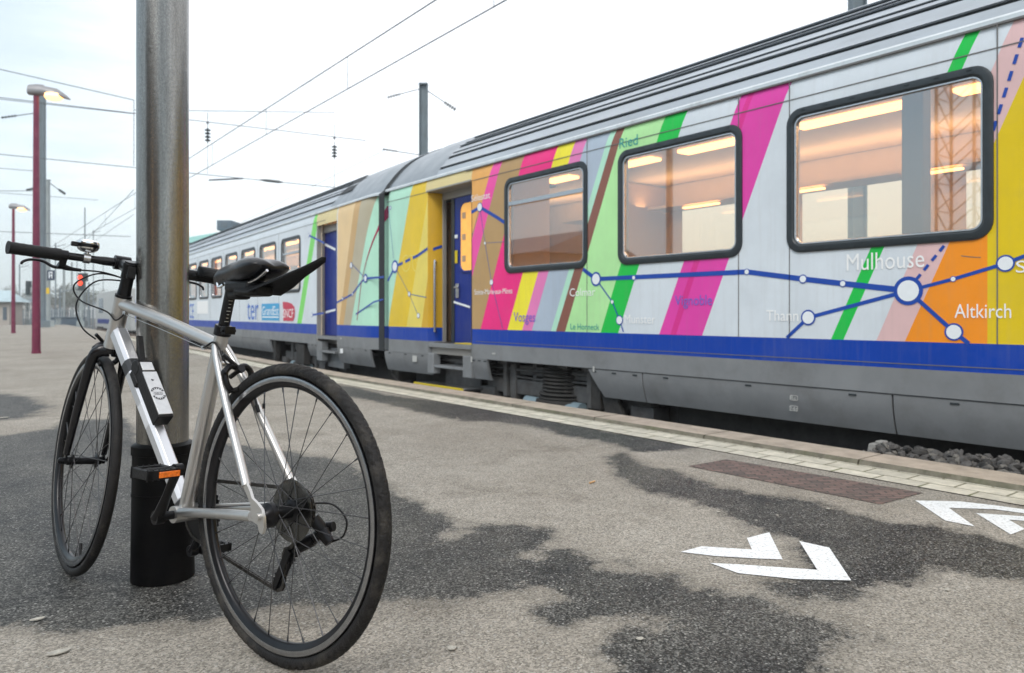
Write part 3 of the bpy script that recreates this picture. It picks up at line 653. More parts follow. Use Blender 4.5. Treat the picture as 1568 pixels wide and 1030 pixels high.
# stripes are limited to their own half of the body
wl = wall('body_side', SN0, SD0, .303, ZG, [h for h in holes if h[1] < SD0], [(a, c) for a, c in lR], nmat, KM, NC, xo_near, zs=zs_)
wl2 = wall('body_side', SD0, SN1, .303, ZG, [holes[-1]], lL, nmat, KM, NC, xo_near, zs=zs_, ss=(SDJ+.05, SN1-.18, SN1-.12, SN1-.06))
b = MB(); b.box((Xc, (SN0+SN1)/2, .36), (2.70, SN1-SN0-.3, .09)); b.box((2*Xc-X0, (SN0+SN1)/2, .85), (.05, SN1-SN0, 1.1)); b.box((2*Xc-X0, (SN0+SN1)/2, 2.30), (.05, SN1-SN0, .28))
b.box((Xc, SN0, 1.6), (2.7, .05, 2.3)); b.box((Xc+.1, SN1-.02, 1.55), (2.5, .05, 2.2)); b.build('body_shell', LM['jamb'], NC, smooth=0)
roof(NC, SN0, 7.65, True); roof(NC, 7.65, SN1, False, name='roof_end')
b = MB()                                   # horizontal seam under the gutter and a dark joint above the windows
b.box((X0-.001, (SN0+SN1)/2, ZC), (.005, SN1-SN0-.2, .006)); b.box((X0+.006, (SN0+6.9)/2+.0, ZG-.006), (.02, 6.9-SN0, .012))
for s in (sz(1209, 400)[0], sz(1521, 400)[0]-.02, sz(1131, 400)[0], sz(899, 500)[0]+.0): q_ = MB(); q_.box((X0-.001, s, (ZB1+2.39)/2), (.004, .006, 2.39-ZB1)); q_.build('panel_seam', LM['seam'], NC, smooth=0)
b.build('panel_seam', LM['seam'], NC, smooth=0); b = MB(); b.box((X0-.001, (SN0+6.7)/2, ZB0+.028), (.003, 6.7-SN0, .005)); b.build('panel_seam', LM['seam'], NC, smooth=0)
for i, (a, c) in enumerate(wins): window(NC, a, c, WZ0, WZ1, vent=1.925 if i == 0 else None)
interior(NC, SN0+.1, SN1-.1, wins, lining=(SN0+.1, 6.6), partitions=(wins[0][1]+.25,))
b = MB(); b.box((4.86, 2.18, 1.45), (.12, .13, 1.9)); b.build('interior_pillar', mat('pillar_brown', (.11, .09, .075), .6), NC, bevel=.01)
# skirts
s_cut0, s_cut1 = sz(900, 560)[0], sz(745, 547)[0]
skirt_panel(NC, s_cut1, SD0-.0, .075)
skirt_panel(NC, SDJ, SN1-.02, .055)
for y_, w_ in ((SD0+.09, .18), (SDJ-.06, .14)): b = MB(); b.box((X0+.05, y_, .20), (.10, w_, .24)); b.build('step_box', LM['skirt'], NC, bevel=.008)
sj = sz(983, 600)[0]; se = sz(1366, 600)[0]
skirt_panel(NC, sj+.006, s_cut0, .05, .298, 0, -.16); skirt_panel(NC, se+.006, sj-.006, .05, .298); skirt_panel(NC, se-2.9, se-.006, .05, .298); skirt_panel(NC, se-6.5, se-2.92, .05, .298)
b = MB(); b.box((X0+.03, (se-6+s_cut0)/2, .302), (.06, s_cut0-se+6, .006)); b.build('skirt_joint', LM['groove'], NC, smooth=0)
b = MB(); b.box((Xc, -2.4, -.08), (2.3, 13.0, .74)); b.build('equipment_shade_box', LM['under'], NC, bevel=.02)  # equipment block made deep and dark so the space beneath reads as shade
b = MB(); b.box((Xc+.35, (s_cut0+s_cut1)/2+.6, .28), (2.0, 4.4, .1)); b.box((X0+.14, s_cut0+.0, .14), (.08, .12, .44)); b.prism([(X0+.10, s_cut0-.02, .30), (X0+.10, s_cut0-.16, .30), (X0+.10, s_cut0-.34, -.12), (X0+.10, s_cut0-.14, -.2)], (.05, 0, 0)); b.prism([(X0+.14, s_cut0-.02, .02), (X0+.14, s_cut0-.30, -.24), (X0+.14, s_cut0-.36, -.2), (X0+.14, s_cut0-.02, .1)], (.03, 0, 0)); b.build('underframe', LM['under'], NC, bevel=.006)
bogie(NC, (s_cut0+s_cut1)/2-.15, 1.15)
bogie(NC, SN0+3.0, 1.15)
for z_, y0_, y1_, r_ in ((.22, s_cut0-.1, s_cut1+.9, .018), (.14, s_cut0, s_cut1+.3, .012), (.26, 6.6, 8.5, .02)):
    q = MB(); q.tube([(X0+.20, y0_, z_), (X0+.20, (y0_+y1_)/2, z_-.02), (X0+.20, y1_, z_)], r_, 8); q.build('brake_pipe', LM['bogie'], NC)
for y_ in (s_cut0+.15, s_cut0+.5, s_cut1-.12): q = MB(); q.box((X0+.18, y_, .12), (.05, .06, .42)); q.box((X0+.16, y_, .28), (.06, .14, .05)); q.build('bracket', LM['bogie'], NC, bevel=.004)
# door recess
XD = 4.78
zl0, zl1 = sz(706, 528, XD)[1], sz(706, 301, XD)[1]
sA, sB, sC = sz(676, 400, XD)[0], sz(692, 400, XD)[0], sz(722, 400, XD)[0]-.05
b = MB(); n = 7; vs = []
for i in range(n):                          # curved yellow jamb
    q = i/(n-1); x = X0+.18*q; s = SDJ-.05*math.sin(q*math.pi/2); vs += [(x, s, ZB1), (x, s, 2.25)]
b.add(vs, [(2*i, 2*i+1, 2*i+3, 2*i+2) for i in range(n-1)], 0)
b.add([(x, s, ZB0 if k % 2 == 0 else ZB1) for k, (x, s, z) in enumerate(vs)], [(2*i, 2*i+1, 2*i+3, 2*i+2) for i in range(n-1)], 1)
b.add([(x, s, .303 if k % 2 == 0 else ZB0) for k, (x, s, z) in enumerate(vs)], [(2*i, 2*i+1, 2*i+3, 2*i+2) for i in range(n-1)], 2)
b.build('door_jamb', [LM['ochre'], LM['blue'], LM['skirt']], NC, smooth=60)
b = MB(); b.box((XD-.06, (SD0+SDJ)/2, 2.262), (.28, SDJ-SD0, .02)); b.box((XD+.02, (SD0+SDJ)/2+.1, (2.25+zl1)/2+.03), (.04, SDJ-SD0+.4, 2.26-zl1+.04)); b.box((XD+.02, sA-.02, 1.3), (.05, .05, 1.9)); b.box((X0+.09, SD0-.005, 1.35), (.18, .02, 1.8)); b.build('door_frame', LM['jamb'], NC, bevel=.004)
b = MB(); b.box((XD+.75, sB+.3, 1.35), (.05, 1.6, 1.9)); b.box((XD+.4, sC-.3, 1.35), (.7, .05, 1.9)); b.box((XD+.4, sA+.5, 1.35), (.7, .05, 1.9)); b.box((XD+.4, (sA+sC)/2, 2.26), (.75, 1.8, .03)); b.build('vestibule', LM['dark_in'], NC, smooth=0)
b = MB(); b.box((XD+.25, sz(687, 400, XD+.25)[0], 1.32), (.06, .09, 1.75)); b.build('vestibule_post', LM['post'], NC, bevel=.01)
b = MB(); b.box((XD+.02, (sB+sC)/2, (zl0+zl1)/2), (.04, sB-sC, zl1-zl0)); b.box((XD-.004, sB-.03, (zl0+zl1)/2), (.012, .07, zl1-zl0-.02), 1)
door = b.build('door', [LM['doorblue'], LM['gasket']], NC, bevel=.004)
w0, w1 = sC-.1, sz(706, 350, XD)[0]; wz0, wz1 = sz(712, 414, XD)[1], sz(712, 311, XD)[1]
b = MB(); ringmesh(b, rrect(w0-.03, w1+.03, wz0-.03, wz1+.03, .11), rrect(w0, w1, wz0, wz1, .09), XD-.014, XD-.001); fr = b.build('door_window', LM['doorblue'], door)
p_ = rrect(w0, w1, wz0, wz1, .09); b = MB(); b.add([(XD-.004, s, z) for s, z in p_], [tuple(range(len(p_)))]); b.build('door_pane', LM['lampo'], door, smooth=0)
b = MB()
for k in range(3): b.box((XD-.006, w1-.07, wz0+.14+k*.25), (.004, .07, .07))
b.build('window_sticker', LM['post'], door, smooth=0)
c_ = sz(702, 445, XD); b = MB(); b.box((XD-.012, c_[0], c_[1]), (.02, .07, .17)); b.tube([(XD-.03, c_[0]+.02, c_[1]+.04), (XD-.06, c_[0]-.0, c_[1]+.04), (XD-.06, c_[0]-.09, c_[1]+.04)], .011, 8); b.build('door_handle', M['steel'], door, bevel=.003)
b = MB(); c_ = sz(700, 393, XD); b.box((XD-.013, c_[0], c_[1]), (.006, .05, .15)); b.build('door_label', LM['yelstep'], door, smooth=0); b = MB(); c_ = sz(700, 362, XD); b.box((XD-.013, c_[0], c_[1]), (.006, .06, .04)); b.build('door_label', LM['dot'], door, smooth=0); b = MB(); strip(b, [sz(696, 462, XD), sz(721, 470, XD)], .025, XD-.012); b.build('route_line', LM['dot'], door, smooth=0)
b = MB(); s_h = SDJ-.03; b.tube([(X0+.10, s_h-.0, sz(665, 400)[1]), (X0+.05, s_h-.05, sz(665, 398)[1]), (X0+.045, s_h-.055, sz(665, 410)[1]), (X0+.045, s_h-.055, sz(665, 500)[1]), (X0+.05, s_h-.05, sz(665, 507)[1]), (X0+.10, s_h, sz(665, 508)[1])], .015, 10); b.build('handrail', M['steel'], NC)
b = MB(); b.box((X0+.20, (SD0+SDJ)/2, .42), (.40, SDJ-SD0-.02, .05), 0); b.box((X0+.19, SD0+.22, .452), (.3, .38, .01), 1); b.box((X0+.16, (SD0+SDJ)/2, .17), (.30, SDJ-SD0-.2, .03), 0); b.box((X0+.24, (SD0+SDJ)/2, .29), (.02, SDJ-SD0-.2, .24), 2); b.box((X0+.20, (SD0+SDJ)/2, .06), (.02, SDJ-SD0-.2, .20), 2)
b.build('door_step', [LM['skirt'], LM['yelstep'], LM['bogie']], NC, bevel=.004)
b = MB(); b.box((Xc, 7.75, -.16), (2.1, 1.75, .66)); b.box((Xc, 6.4, -.25), (1.4, 1.0, .5)); b.build('equipment_shade_box', LM['under'], NC, bevel=.02)  # dark boxes standing in for the shade under the door end
b = MB(); c_ = sz(690, 585); b.box((X0-.05, 7.2, -.03), (.26, 1.05, .025), 0); b.box((X0-.185, 7.2, -.03), (.012, 1.05, .03), 1); b.build('footboard', [M['steel'], LM['yelstep']], NC, bevel=.004)
# livery map
J = lambda *ps: [sz(x, y) for x, y in ps]
route(NC, J((722, 325), (735, 317), (762, 333), (775, 342)), .036); route(NC, J((893, 412), (913, 427), (1144, 416), (1230, 427), (1291, 434), (1391, 445)), .036)
route(NC, J((1391, 445), (1238, 486), (1205, 517)), .024); route(NC, J((1391, 445), (1461, 508), (1484, 526)), .024); route(NC, J((1391, 445), (1460, 427), (1540, 403), (1600, 380)), .020)
[route(NC, J((1403+43*q, 428-52*q), (1403+43*(q+.16), 428-52*(q+.16))), .018) for q in (0, .28, .56, .84)]; [route(NC, J((1521+47*q, 200-150*q), (1521+47*(q+.1), 200-150*(q+.1))), .018) for q in (0, .17, .34, .51, .68, .85)]
route(NC, J((913, 427), (938, 462), (949, 490), (955, 508)), .012)
route(NC, J((735, 317), (743, 372), (753, 432), (770, 503)), .008, 'linethin'); route(NC, J((735, 317), (723, 362)), .006, 'linethin'); route(NC, J((743, 372), (772, 370)), .004, 'linethin')
[route(NC, J((605+35*q, 408-17*q), (605+35*(q+.22), 408-17*(q+.22))), .035) for q in (.12, .45, .78)]; route(NC, J((640, 391), (654, 381), (655, 380)), .035)
route(NC, J((605, 408), (627, 450), (641, 484)), .008, 'linethin'); route(NC, J((627, 450), (653, 455)), .010, 'linethin'); route(NC, J((605, 408), (594, 430)), .03); route(NC, J((595, 318), (603, 395)), .008, 'linethin')
b = MB(); b.add([(x-.003, s, z) for x, s, z in ((X0+.06, SDJ-.03, sz(655, 381)[1]-.02), (X0+.17, SDJ-.056, sz(655, 381)[1]+.02), (X0+.17, SDJ-.056, sz(655, 381)[1]+.055), (X0+.06, SDJ-.03, sz(655, 381)[1]+.015))], [(0, 1, 2, 3)], 0); b.build('route_line', LM['lineblue'], NC, smooth=0)
for px, py, r_, rg in [(1391,445,22,.27),(1461,508,13.5,.2),(1238,486,12,.2),(1540,403,13,.2),(913,427,11,.25),(949,490,7.5,.2),(1230,427,7,.25),(1291,434,5.5,.25),(1460,427,4.5,.25),(1144,416,5,.25),(971,425,4.3,.3),(938,462,3.3,.15),(735,317,7,.15),(743,372,2.4,.1),(753,432,4.5,.1),(641,483,4.2,.15),(627,450,4,.2),(605,408,10,.3),(598,318,3,.3)]: dot(NC, px, py, r_, rg)
TM = [LM['textw'], LM['textt'], LM['textp'], mat('faded_mark', (.5, .5, .48), .6)]
for a_ in [('Mulhouse',1297,1416,413,25,0,410),('Altkirch',1462,1549,486,21,0,487),('Thann',1174,1223,491,16,0),('Munster',957,1004,495,13,0),('Colmar',873,912,453,12,0),('Ried',949,977,227,15,1,221),('Vignoble',1034,1091,467,15,2),
           ('Vosges',787,820,492,14,2),('Le Honneck',874,918,504,9,1,505),('Sélestat',722,751,309,10,0,303),('Sainte-Marie-aux-Mines',727,785,450,8,0),('S',1556,1572,417,18,0)]:
    word(NC, TM, a_[0], a_[1], a_[2], a_[3], a_[4], a_[5], a_[6] if len(a_) > 6 else None, bold=a_[5] == 0)
for (px, py) in ((1215, 609), (1215, 625)):
    c = sz(px, py); 
    q = rrect(c[0]-.03, c[0]+.03, c[1]-.018, c[1]+.018, .008, 2); qi = rrect(c[0]-.026, c[0]+.026, c[1]-.014, c[1]+.014, .006, 2)
    n = len(q); b = MB(); b.add([(X0+.004, s, z) for s, z in q]+[(X0+.004, s, z) for s, z in qi], [(k, (k+1) % n, n+(k+1) % n, n+k) for k in range(n)]); b.build('mark_frame', TM[3], NC, smooth=0)
word(NC, TM, 'Rs', 1211, 1219, 612, 6, 3); word(NC, TM, '24t', 1209, 1222, 629, 7, 3)
for (px, py, w_, h_) in ((635, 549, .11, .075), (722, 550, .03, .06), (756, 541, .06, .015), (909, 565, .02, .05)):
    mark(NC, px, py, w_, h_, TM[3])
b = MB(); strip(b, J((1472, 391.5), (1484, 393), (1502, 394)), .004, X0-.002); b.build('scratch', LM['seam'], NC, smooth=0)
# faint bicycle pictogram on the yellow end
b = MB()
for px in (622, 638):
    c = sz(px, 403); pts = [(c[0]+.10*math.cos(t_), c[1]+.10*math.sin(t_)) for t_ in np.linspace(0, 2*math.pi, 20)]; strip(b, pts, .016, X0-.0025)
strip(b, J((622, 403), (627, 391), (635, 391), (638, 403)), .014, X0-.0025); b.build('bicycle_pictogram', LM['lyellow'], NC, smooth=0)
# ---- far coach
YAW = math.atan(BEND)
FC = empty('passenger_coach', (6.0, 18, -.6), 'farther grey coach seen behind the saddle with small windows and a thin lime stripe', 'train coach')
SF0, SF1 = 8.99, 33.0
fd0, fd1 = sz(516, 400)[0], sz(485, 400)[0]
bandsF = [('grey', (479,344,455,494)), ('lime', (486,344,462,494)), ('grey', (517,344,516,494)), ('peach', (540.6,330,519,498)), ('tan2', (549,329,526,498)), ('gtan', (567,323,537,498)), ('mint', None)]
fF, lF = bandfn(bandsF, KEYS)
def fmat(s, z):
    if z < ZB1: return zmat(z)
    if s > 30.6: return ki('blue') if (s-30.6) > (z-ZB1)*1.6 and z < 1.4 else ki('white')
    if fd0 < s < fd1 and z > 2.2: return ki('sand')
    return fF(s, z)
wf = []; e0 = sz(460.4, 400)[0]; 
for k in range(12): wf.append((e0+k*1.385, e0+k*1.385+1.06))
FZ1 = 2.14
def xo_far(s, z):
    o_ = 0
    if z > ZC: o_ += .02*((z-ZC)/(ZG-ZC))**2
    if s < 9.5: o_ += .20*((9.5-s)/.55)**2.2
    if s > 31.6: o_ += .5*((s-31.6)/1.4)**2
    return o_
wall('body_side', SF0, SF1, .303, ZG, [(a+io, c-io, 1.16+io, FZ1-io) for a, c in wf]+[(fd0, fd1, .303, 2.2)], lF+[((30.6, ZB1), (31.84, 1.4))], fmat, KM, FC, xo_far, zs=zs_+(1.4,), ss=tuple(np.linspace(8.99, 9.5, 9))+tuple(np.linspace(31.6, 33, 6))+(30.6,))
b = MB(); b.box((Xc, (SF0+SF1)/2, .36), (2.4, SF1-SF0-.5, .09)); b.box((2*Xc-X0, (SF0+SF1)/2, .85), (.05, SF1-SF0, 1.1)); b.box((2*Xc-X0, (SF0+SF1)/2, 2.30), (.05, SF1-SF0, .28)); b.box((Xc+.15, SF1-.05, 1.6), (2.2, .05, 2.3)); b.box((Xc+.12, SF0+.03, 1.55), (2.4, .05, 2.2)); b.build('body_shell', LM['jamb'], FC, smooth=0)
roof(FC, 11.0, 31.6, True); roof(FC, SF0, 11.0, False, name='roof_end', xo=lambda s: .035*max(0, (9.4-s)/.45)**2); roof(FC, 31.6, SF1, False, name='roof_end', xo=lambda s: .4*max(0, (s-31.6)/1.4)**2)
b = MB(); x1_, z1_ = rk(.3089, 4.84); x2_, z2_ = rk(.3318, 5.2); b.add([(x1_-.02, 10.5, z1_), (x1_-.02, 11.0, z1_), (x2_-.02, 11.15, z2_+.02), (x2_-.02, 10.65, z2_+.02)], [(0, 1, 2, 3)]); b.build('roof_vent', LM['groove'], FC, smooth=0)
for i, (a, c) in enumerate(wf): window(FC, a, c, 1.16, FZ1, vent=1.86 if i == 0 else None, fine=False)
interior(FC, 9.6, SF1-1, wf, lining=(11.35, SF1-1))
b = MB(); 
for s in [(wf[i][1]+wf[i+1][0])/2 for i in range(11)]: b.box((X0-.001, s, (ZB1+2.25)/2), (.004, .006, 1.6))
b.box((X0-.001, 18, ZC), (.005, 14, .006)); b.build('panel_seam', LM['seam'], FC, smooth=0)
skirt_panel(FC, 9.3, fd0, .055); bq = sz(413, 530)[0]; skirt_panel(FC, bq, SF1-2.5, .06, .298); skirt_panel(FC, fd1, fd1+.45, .1)
b = MB(); b.box((Xc, 12, .27), (2.4, 3.4, .1)); b.box((X0+.1, bq-.12, .12), (.1, .14, .4)); b.box((X0+.1, fd1+.95, .1), (.12, .4, .36)); b.build('underframe', LM['under'], FC, bevel=.01)
b = MB(); b.box((Xc, 21, -.05), (2.2, 13, .7)); b.build('equipment_shade_box', LM['under'], FC, bevel=.02)
b = MB(); b.box((Xc, 10.1, -.16), (2.1, 1.9, .66)); b.build('equipment_shade_box', LM['under'], FC, bevel=.02)  # dark box filling the shade below the coach end
bogie(FC, 12.6, 1.0); bogie(FC, 29.5, 1.1)
b = MB(); b.box((X0+.06, fd1-.01, 1.3), (.12, .03, 1.9)); b.box((X0+.13, (fd0+fd1)/2, 2.15), (.05, fd1-fd0, .12)); b.build('door_frame', LM['jamb'], FC, smooth=0)
b = MB(); b.box((X0+.16, (fd0+fd1)/2+.1, 1.25), (.05, fd1-fd0+.25, 1.74)); dd = b.build('door', LM['doorblue'], FC, bevel=.006)
for q_, w_ in (((498, 374, 514, 382), .04), ((499, 478, 514, 474), .035)): b = MB(); strip(b, [sz(q_[0], q_[1], X0+.135), sz(q_[2], q_[3], X0+.135)], w_, X0+.131); b.build('route_line', LM['dot'], dd, smooth=0)
b = MB(); b.box((X0+.5, fd1-.2, 1.3), (.6, .5, 1.8)); b.build('vestibule', LM['dark_in'], FC, smooth=0)
b = MB(); b.box((X0+.2, (fd0+fd1)/2, .42), (.4, fd1-fd0, .05)); b.box((X0+.12, (fd0+fd1)/2, .2), (.24, fd1-fd0-.2, .03)); b.box((X0+.2, (fd0+fd1)/2, .1), (.1, fd1-fd0-.2, .3)); b.box((X0+.05, fd1-.12, .2), (.1, .24, .3)); b.build('door_step', [LM['skirt']], FC, smooth=0)
route(FC, J((473, 360), (485, 366), (497, 372)), .03); route(FC, J((478, 482), (496, 479)), .03); route(FC, J((516, 463), (540, 450), (553, 432), (560, 426), (588, 424)), .028); route(FC, J((540, 405), (560, 426)), .012)
route(FC, J((545, 481), (573, 462), (587, 458)), .022)
for q in ((560, 426, 7, .35), (540, 450, 3, .3), (525, 457, 3, .3), (473, 360, 3.5, .2), (478, 482, 3.5, .2), (538, 406, 5, .2)): dot(FC, *q)
b = MB(); vs = []
for q in np.linspace(0, 1, 14):
    y_ = 314+118*q; xc_ = 582-28*q**.9; w_ = 5.2*(1-min(1, q*3.2))+1.4*(1-q)+.5; vs += [(xc_-w_/2, y_), (xc_+w_/2, y_)]
b.v = [(X0+xo_far(*sz(*p_))-.005, *sz(*p_)) for p_ in vs]; b.f = [[2*k, 2*k+1, 2*k+3, 2*k+2] for k in range(13)]; b.m = [0]*13
strip(b, J((553.5, 431), (547, 490)), .02, X0-.003); b.build('crimson_wedge', LM['crimson'], FC, smooth=0)
TF = [mat('sign_cyan', s2l((40, 160, 214)), .4), LM['textw'], mat('sign_carmine', s2l((200, 30, 70)), .4), mat('sign_blue', s2l((50, 110, 200)), .4)]
def panel(name, px0, py0, px1, py1, m_, x=.004, parent=FC):
    a_, c_ = sz(px0, py0), sz(px1, py1); b = MB(); b.add([(X0-x, a_[0], a_[1]), (X0-x, c_[0], a_[1]), (X0-x, c_[0], c_[1]), (X0-x, a_[0], c_[1])], [(0, 1, 2, 3)]); return b.build(name, m_, parent, smooth=0)
panel('sign_panel', 401, 490, 428, 464, TF[0]); word(FC, TF, 'GrandEst', 402, 427, 482, 13, 1); panel('sign_underline', 402, 486, 427, 484.5, TF[1], .005)
a0 = sz(433, 491); a1 = sz(452, 461); sx_ = lambda u: a0[0]+(a1[0]-a0[0])*u; zx_ = lambda v: a0[1]+(a1[1]-a0[1])*v
b = MB(); b.add([(X0-.004, sx_(u), zx_(v)) for u, v in ((.06, 0), (.85, 0), (.97, .2), (1, .5), (.95, .72), (.75, .88), (.4, .97), (0, 1), (.06, .5))], [tuple(range(9))]); b.build('emblem', TF[2], FC, smooth=0)
word(FC, TF, 'SNCF', 434, 449.5, 486, 13, 1); word(FC, TF, 'ter', 379, 396, 489, 26, 3); word(FC, TF, 'CE', 290, 297, 487, 22, 3)
panel('notice', 302, 480, 319, 460, TF[1])
mark(FC, 523, 537, .12, .07, TF[1]); mark(FC, 522, 518, .02, .02, TF[1])
# gangway between the coaches
def end_cap(parent, y, ins):
    pr = [(4.66, .34), (4.66, 2.36)]+[rk(k_, X_) for k_, X_ in prof_k]+[(5.8, 3.18), (6.2, 3.18)]; pr = pr+[(2*Xc-x, z) for x, z in pr[:-2][::-1]]
    b = MB(); b.prism([(x+(Xc-x)*ins, y, z-(ins*.4 if z > 1 else 0)) for x, z in pr], (0, .03, 0)); b.build('end_wall', LM['under'], parent, smooth=0)
end_cap(NC, SN1-.04, .11); end_cap(FC, SF0+.02, .13)
b = MB(); gp = [(4.6, .30), (4.6, 2.39)]+[rk(k_, X_)[::1] for k_, X_ in prof_k]+[(5.8, 3.19), (6.2, 3.19)]; gp = gp+[(2*Xc-x, z) for x, z in gp[:-1][::-1]]; ng = len(gp)
for k in range(7):
    y = 8.83+k*.026; d_ = .014 if k % 2 else -.006
    b.v += [(x+(Xc-x)*d_*.7, y, z-(d_*.6 if z > 1 else 0)) for x, z in gp]
for j in range(6):
    for i in range(ng-1): b.f.append([j*ng+i, j*ng+i+1, (j+1)*ng+i+1, (j+1)*ng+i]); b.m.append(0)
tag(b.build('gangway_bellows', LM['groove'], smooth=0, fix=False), 'black folded gangway bellows between the two coaches', 'gangway')
b = MB(); b.tube([(4.80, 8.62, .30), (4.74, 8.80, .22), (4.72, 8.86, .0), (4.76, 8.7, -.12), (4.85, 8.55, -.1)], .02, 8)
tag(b.build('brake_hose', LM['under']), 'black hose hanging in the gap between the two coaches', 'hose')
for root in (NC, FC):
    for ch in [q for q in scene.collection.objects if q.parent == root]: off(ch)
YAW = 0.0
FC.location = Vector((4.6, 9, 0))+Matrix.Rotation(-math.atan(BEND), 3, 'Z') @ (Vector(FC.location)-Vector((4.6, 9, 0))); FC.rotation_euler = (0, 0, -math.atan(BEND))
# rails
b = MB()
for x in (5.28, 6.72):
    for y0_, y1_ in ((-25, 9), (9, 70)): b.add([(bend(x, y_)+dx_, y_, z_) for y_ in (y0_, y1_) for dx_, z_ in ((-.035, -.60), (-.035, -.43), (.035, -.43), (.035, -.60))], [(0, 1, 5, 4), (1, 2, 6, 5), (2, 3, 7, 6)])
tag(b.build('rails', mat('rail_rust', (.14, .09, .065), .6, .5, var=.3)), 'rusty rails under the coaches', 'rails', kind='structure')
# ------------------------------------------------------------------ bicycle (x forward, y to its left, z up; origin under the rear axle)
AZ, LEAN, STEER = .9357, .0603, -.2015
fw = W(-math.sin(AZ), math.cos(AZ), 0); rt = W(math.cos(AZ), math.sin(AZ), 0)
UPV = Vector((0, 0, 1))*math.cos(LEAN)+rt*math.sin(LEAN); LFT = -rt*math.cos(LEAN)+Vector((0, 0, 1))*math.sin(LEAN)
org = W(-.5337, 1.6825, 0)
BM = Matrix(((fw.x, LFT.x, UPV.x, org.x), (fw.y, LFT.y, UPV.y, org.y), (fw.z, LFT.z, UPV.z, org.z), (0, 0, 0, 1)))
bike = empty('bicycle', label='silver city bicycle with black wheels and black saddle leaning on the station pole', cat='bicycle', mat=BM)
CRN = Vector((.8603, 0, .6898)); SU = Vector((-math.cos(R(71.5)), 0, math.sin(R(71.5)))); SP = Vector((SU.z, 0, -SU.x))
SROT = Matrix.Rotation(STEER, 3, SU)
def ST(p): return CRN+SROT@(p-CRN)
def su(u, f=0, y=0): return CRN+SU*u+SP*f+Vector((0, y, 0))
WR = .34
def bez(pts, n=24):
    pts = [Vector(p) for p in pts]; out_ = []
    m = len(pts)
    for i in range(m-1):
        p0 = pts[max(i-1, 0)]; p1 = pts[i]; p2 = pts[i+1]; p3 = pts[min(i+2, m-1)]
        for k in range(n//(m-1)+1):
            t = k/(n//(m-1)+1)
            out_.append(.5*((2*p1)+(p2-p0)*t+(2*p0-5*p1+4*p2-p3)*t*t+(3*p1-p0-3*p2+p3)*t**3))
    out_.append(pts[-1]); return out_
def wheel(parent, name, cx, rear, xf):
    C = Vector((cx, 0, WR))
    # rim profile (radius, y)
    prof = [(.3115, -.0105), (.3115, -.0125), (.3100, -.0130), (.2985, -.0130), (.2965, -.0120), (.288, -.0085), (.2845, -.004), (.2845, .004), (.288, .0085), (.2965, .0120), (.2985, .0130), (.3100, .0130), (.3115, .0125), (.3115, .0105)]
    n = 120; b = MB(); m = len(prof)
    for k in range(n):
        a = 2*math.pi*k/n
        for r, y in prof: b.v.append((cx+r*math.cos(a), y, WR+r*math.sin(a)))
    for k in range(n):
        q = (k+1) % n
        for i in range(m-1):
            b.f.append([k*m+i, k*m+i+1, q*m+i+1, q*m+i]); b.m.append(1 if i in (2, 10) else 0)
        b.f.append([k*m+m-1, k*m, q*m, q*m+m-1]); b.m.append(0)
    rim = b.build(name, [M['rim'], M['brake_track']], parent, xf=xf, smooth=40)
    # tyre: shaped cross-section with fine tread blocks
    n = 720; b = MB(); tr = .0148 if rear else .0138; rc = WR-tr; m = 22
    for k in range(n):
        a = 2*math.pi*k/n
        for i in range(m):
            ph = 2*math.pi*i/m
            rr = tr
            if rear:
                u = math.cos(ph)
                if u > .25:
                    chev = (k+abs(math.sin(ph))*m*.5) % 8
                    rr += .0010 if chev < 5 else -.0013
                    if i in (0,): rr -= .0004
            elif math.cos(ph) > .5 and i % 2: rr -= .0005
            y = rr*math.sin(ph)*1.0; r = rc+rr*math.cos(ph)
            b.v.append((cx+r*math.cos(a), y, WR+r*math.sin(a)))
    for k in range(n):
        q = (k+1) % n
        for i in range(m):
            j = (i+1) % m; b.f.append([k*m+i, k*m+j, q*m+j, q*m+i]); b.m.append(0)
    b.build('tyre', M['rubber'], rim, xf=xf, smooth=50, fix=False)
    # hub
    b = MB()
    if rear: b.lathe([(.007, -.066), (.010, -.060), (.012, -.052), (.018, -.022), (.026, -.021), (.026, -.018), (.017, -.014), (.015, .012), (.017, .030), (.0275, .033), (.0290, .038), (.0275, .046), (.018, .052), (.012, .058), (.007, .064), (.007, .070)], C, (0, 1, 0), 32)
    else: b.lathe([(.006, -.060), (.010, -.058), (.010, -.050), (.013, -.046), (.013, -.038), (.022, -.036), (.022, -.032), (.012, -.028), (.011, 0), (.012, .028), (.022, .032), (.022, .036), (.013, .038), (.013, .046), (.010, .050), (.010, .058), (.006, .060)], C, (0, 1, 0), 28)
    b.build('hub', M['black_metal'], rim, xf=xf)
    # spokes, crossed
    ns = 28
    for k in range(ns):
        a = 2*math.pi*(k+.5)/ns; side = 1 if k % 2 else -1; lead = 1 if (k//2) % 2 else -1
        fa = a+lead*R(78); fr_ = .0235 if rear else .0195; fy = (.036 if side > 0 else -.019) if rear else .034*side
        p0 = C+Vector((fr_*math.cos(fa), fy, fr_*math.sin(fa))); p1 = C+Vector((.286*math.cos(a), side*.002, .286*math.sin(a)))
        d = (p0-p1).normalized(); b = MB(); b.tube([p0, p1], .00105, 6); b.tube([p1, p1+d*.013], .0020, 6)
        b.build('spoke', M['spoke'], rim, xf=xf)
    # valve
    a = R(62) if rear else R(-110); p1 = C+Vector((.286*math.cos(a), 0, .286*math.sin(a))); b = MB(); d = (C-p1).normalized()
    b.tube([p1, p1+d*.022], .003, 8); b.tube([p1+d*.020, p1+d*.038], .0045, 8); b.build('valve', M['black_matt'], rim, xf=xf)
    return rim, C
rrim, RC = wheel(bike, 'rear_wheel', 0, True, None)
frim, FCN = wheel(bike, 'front_wheel', 1.0016, False, ST)
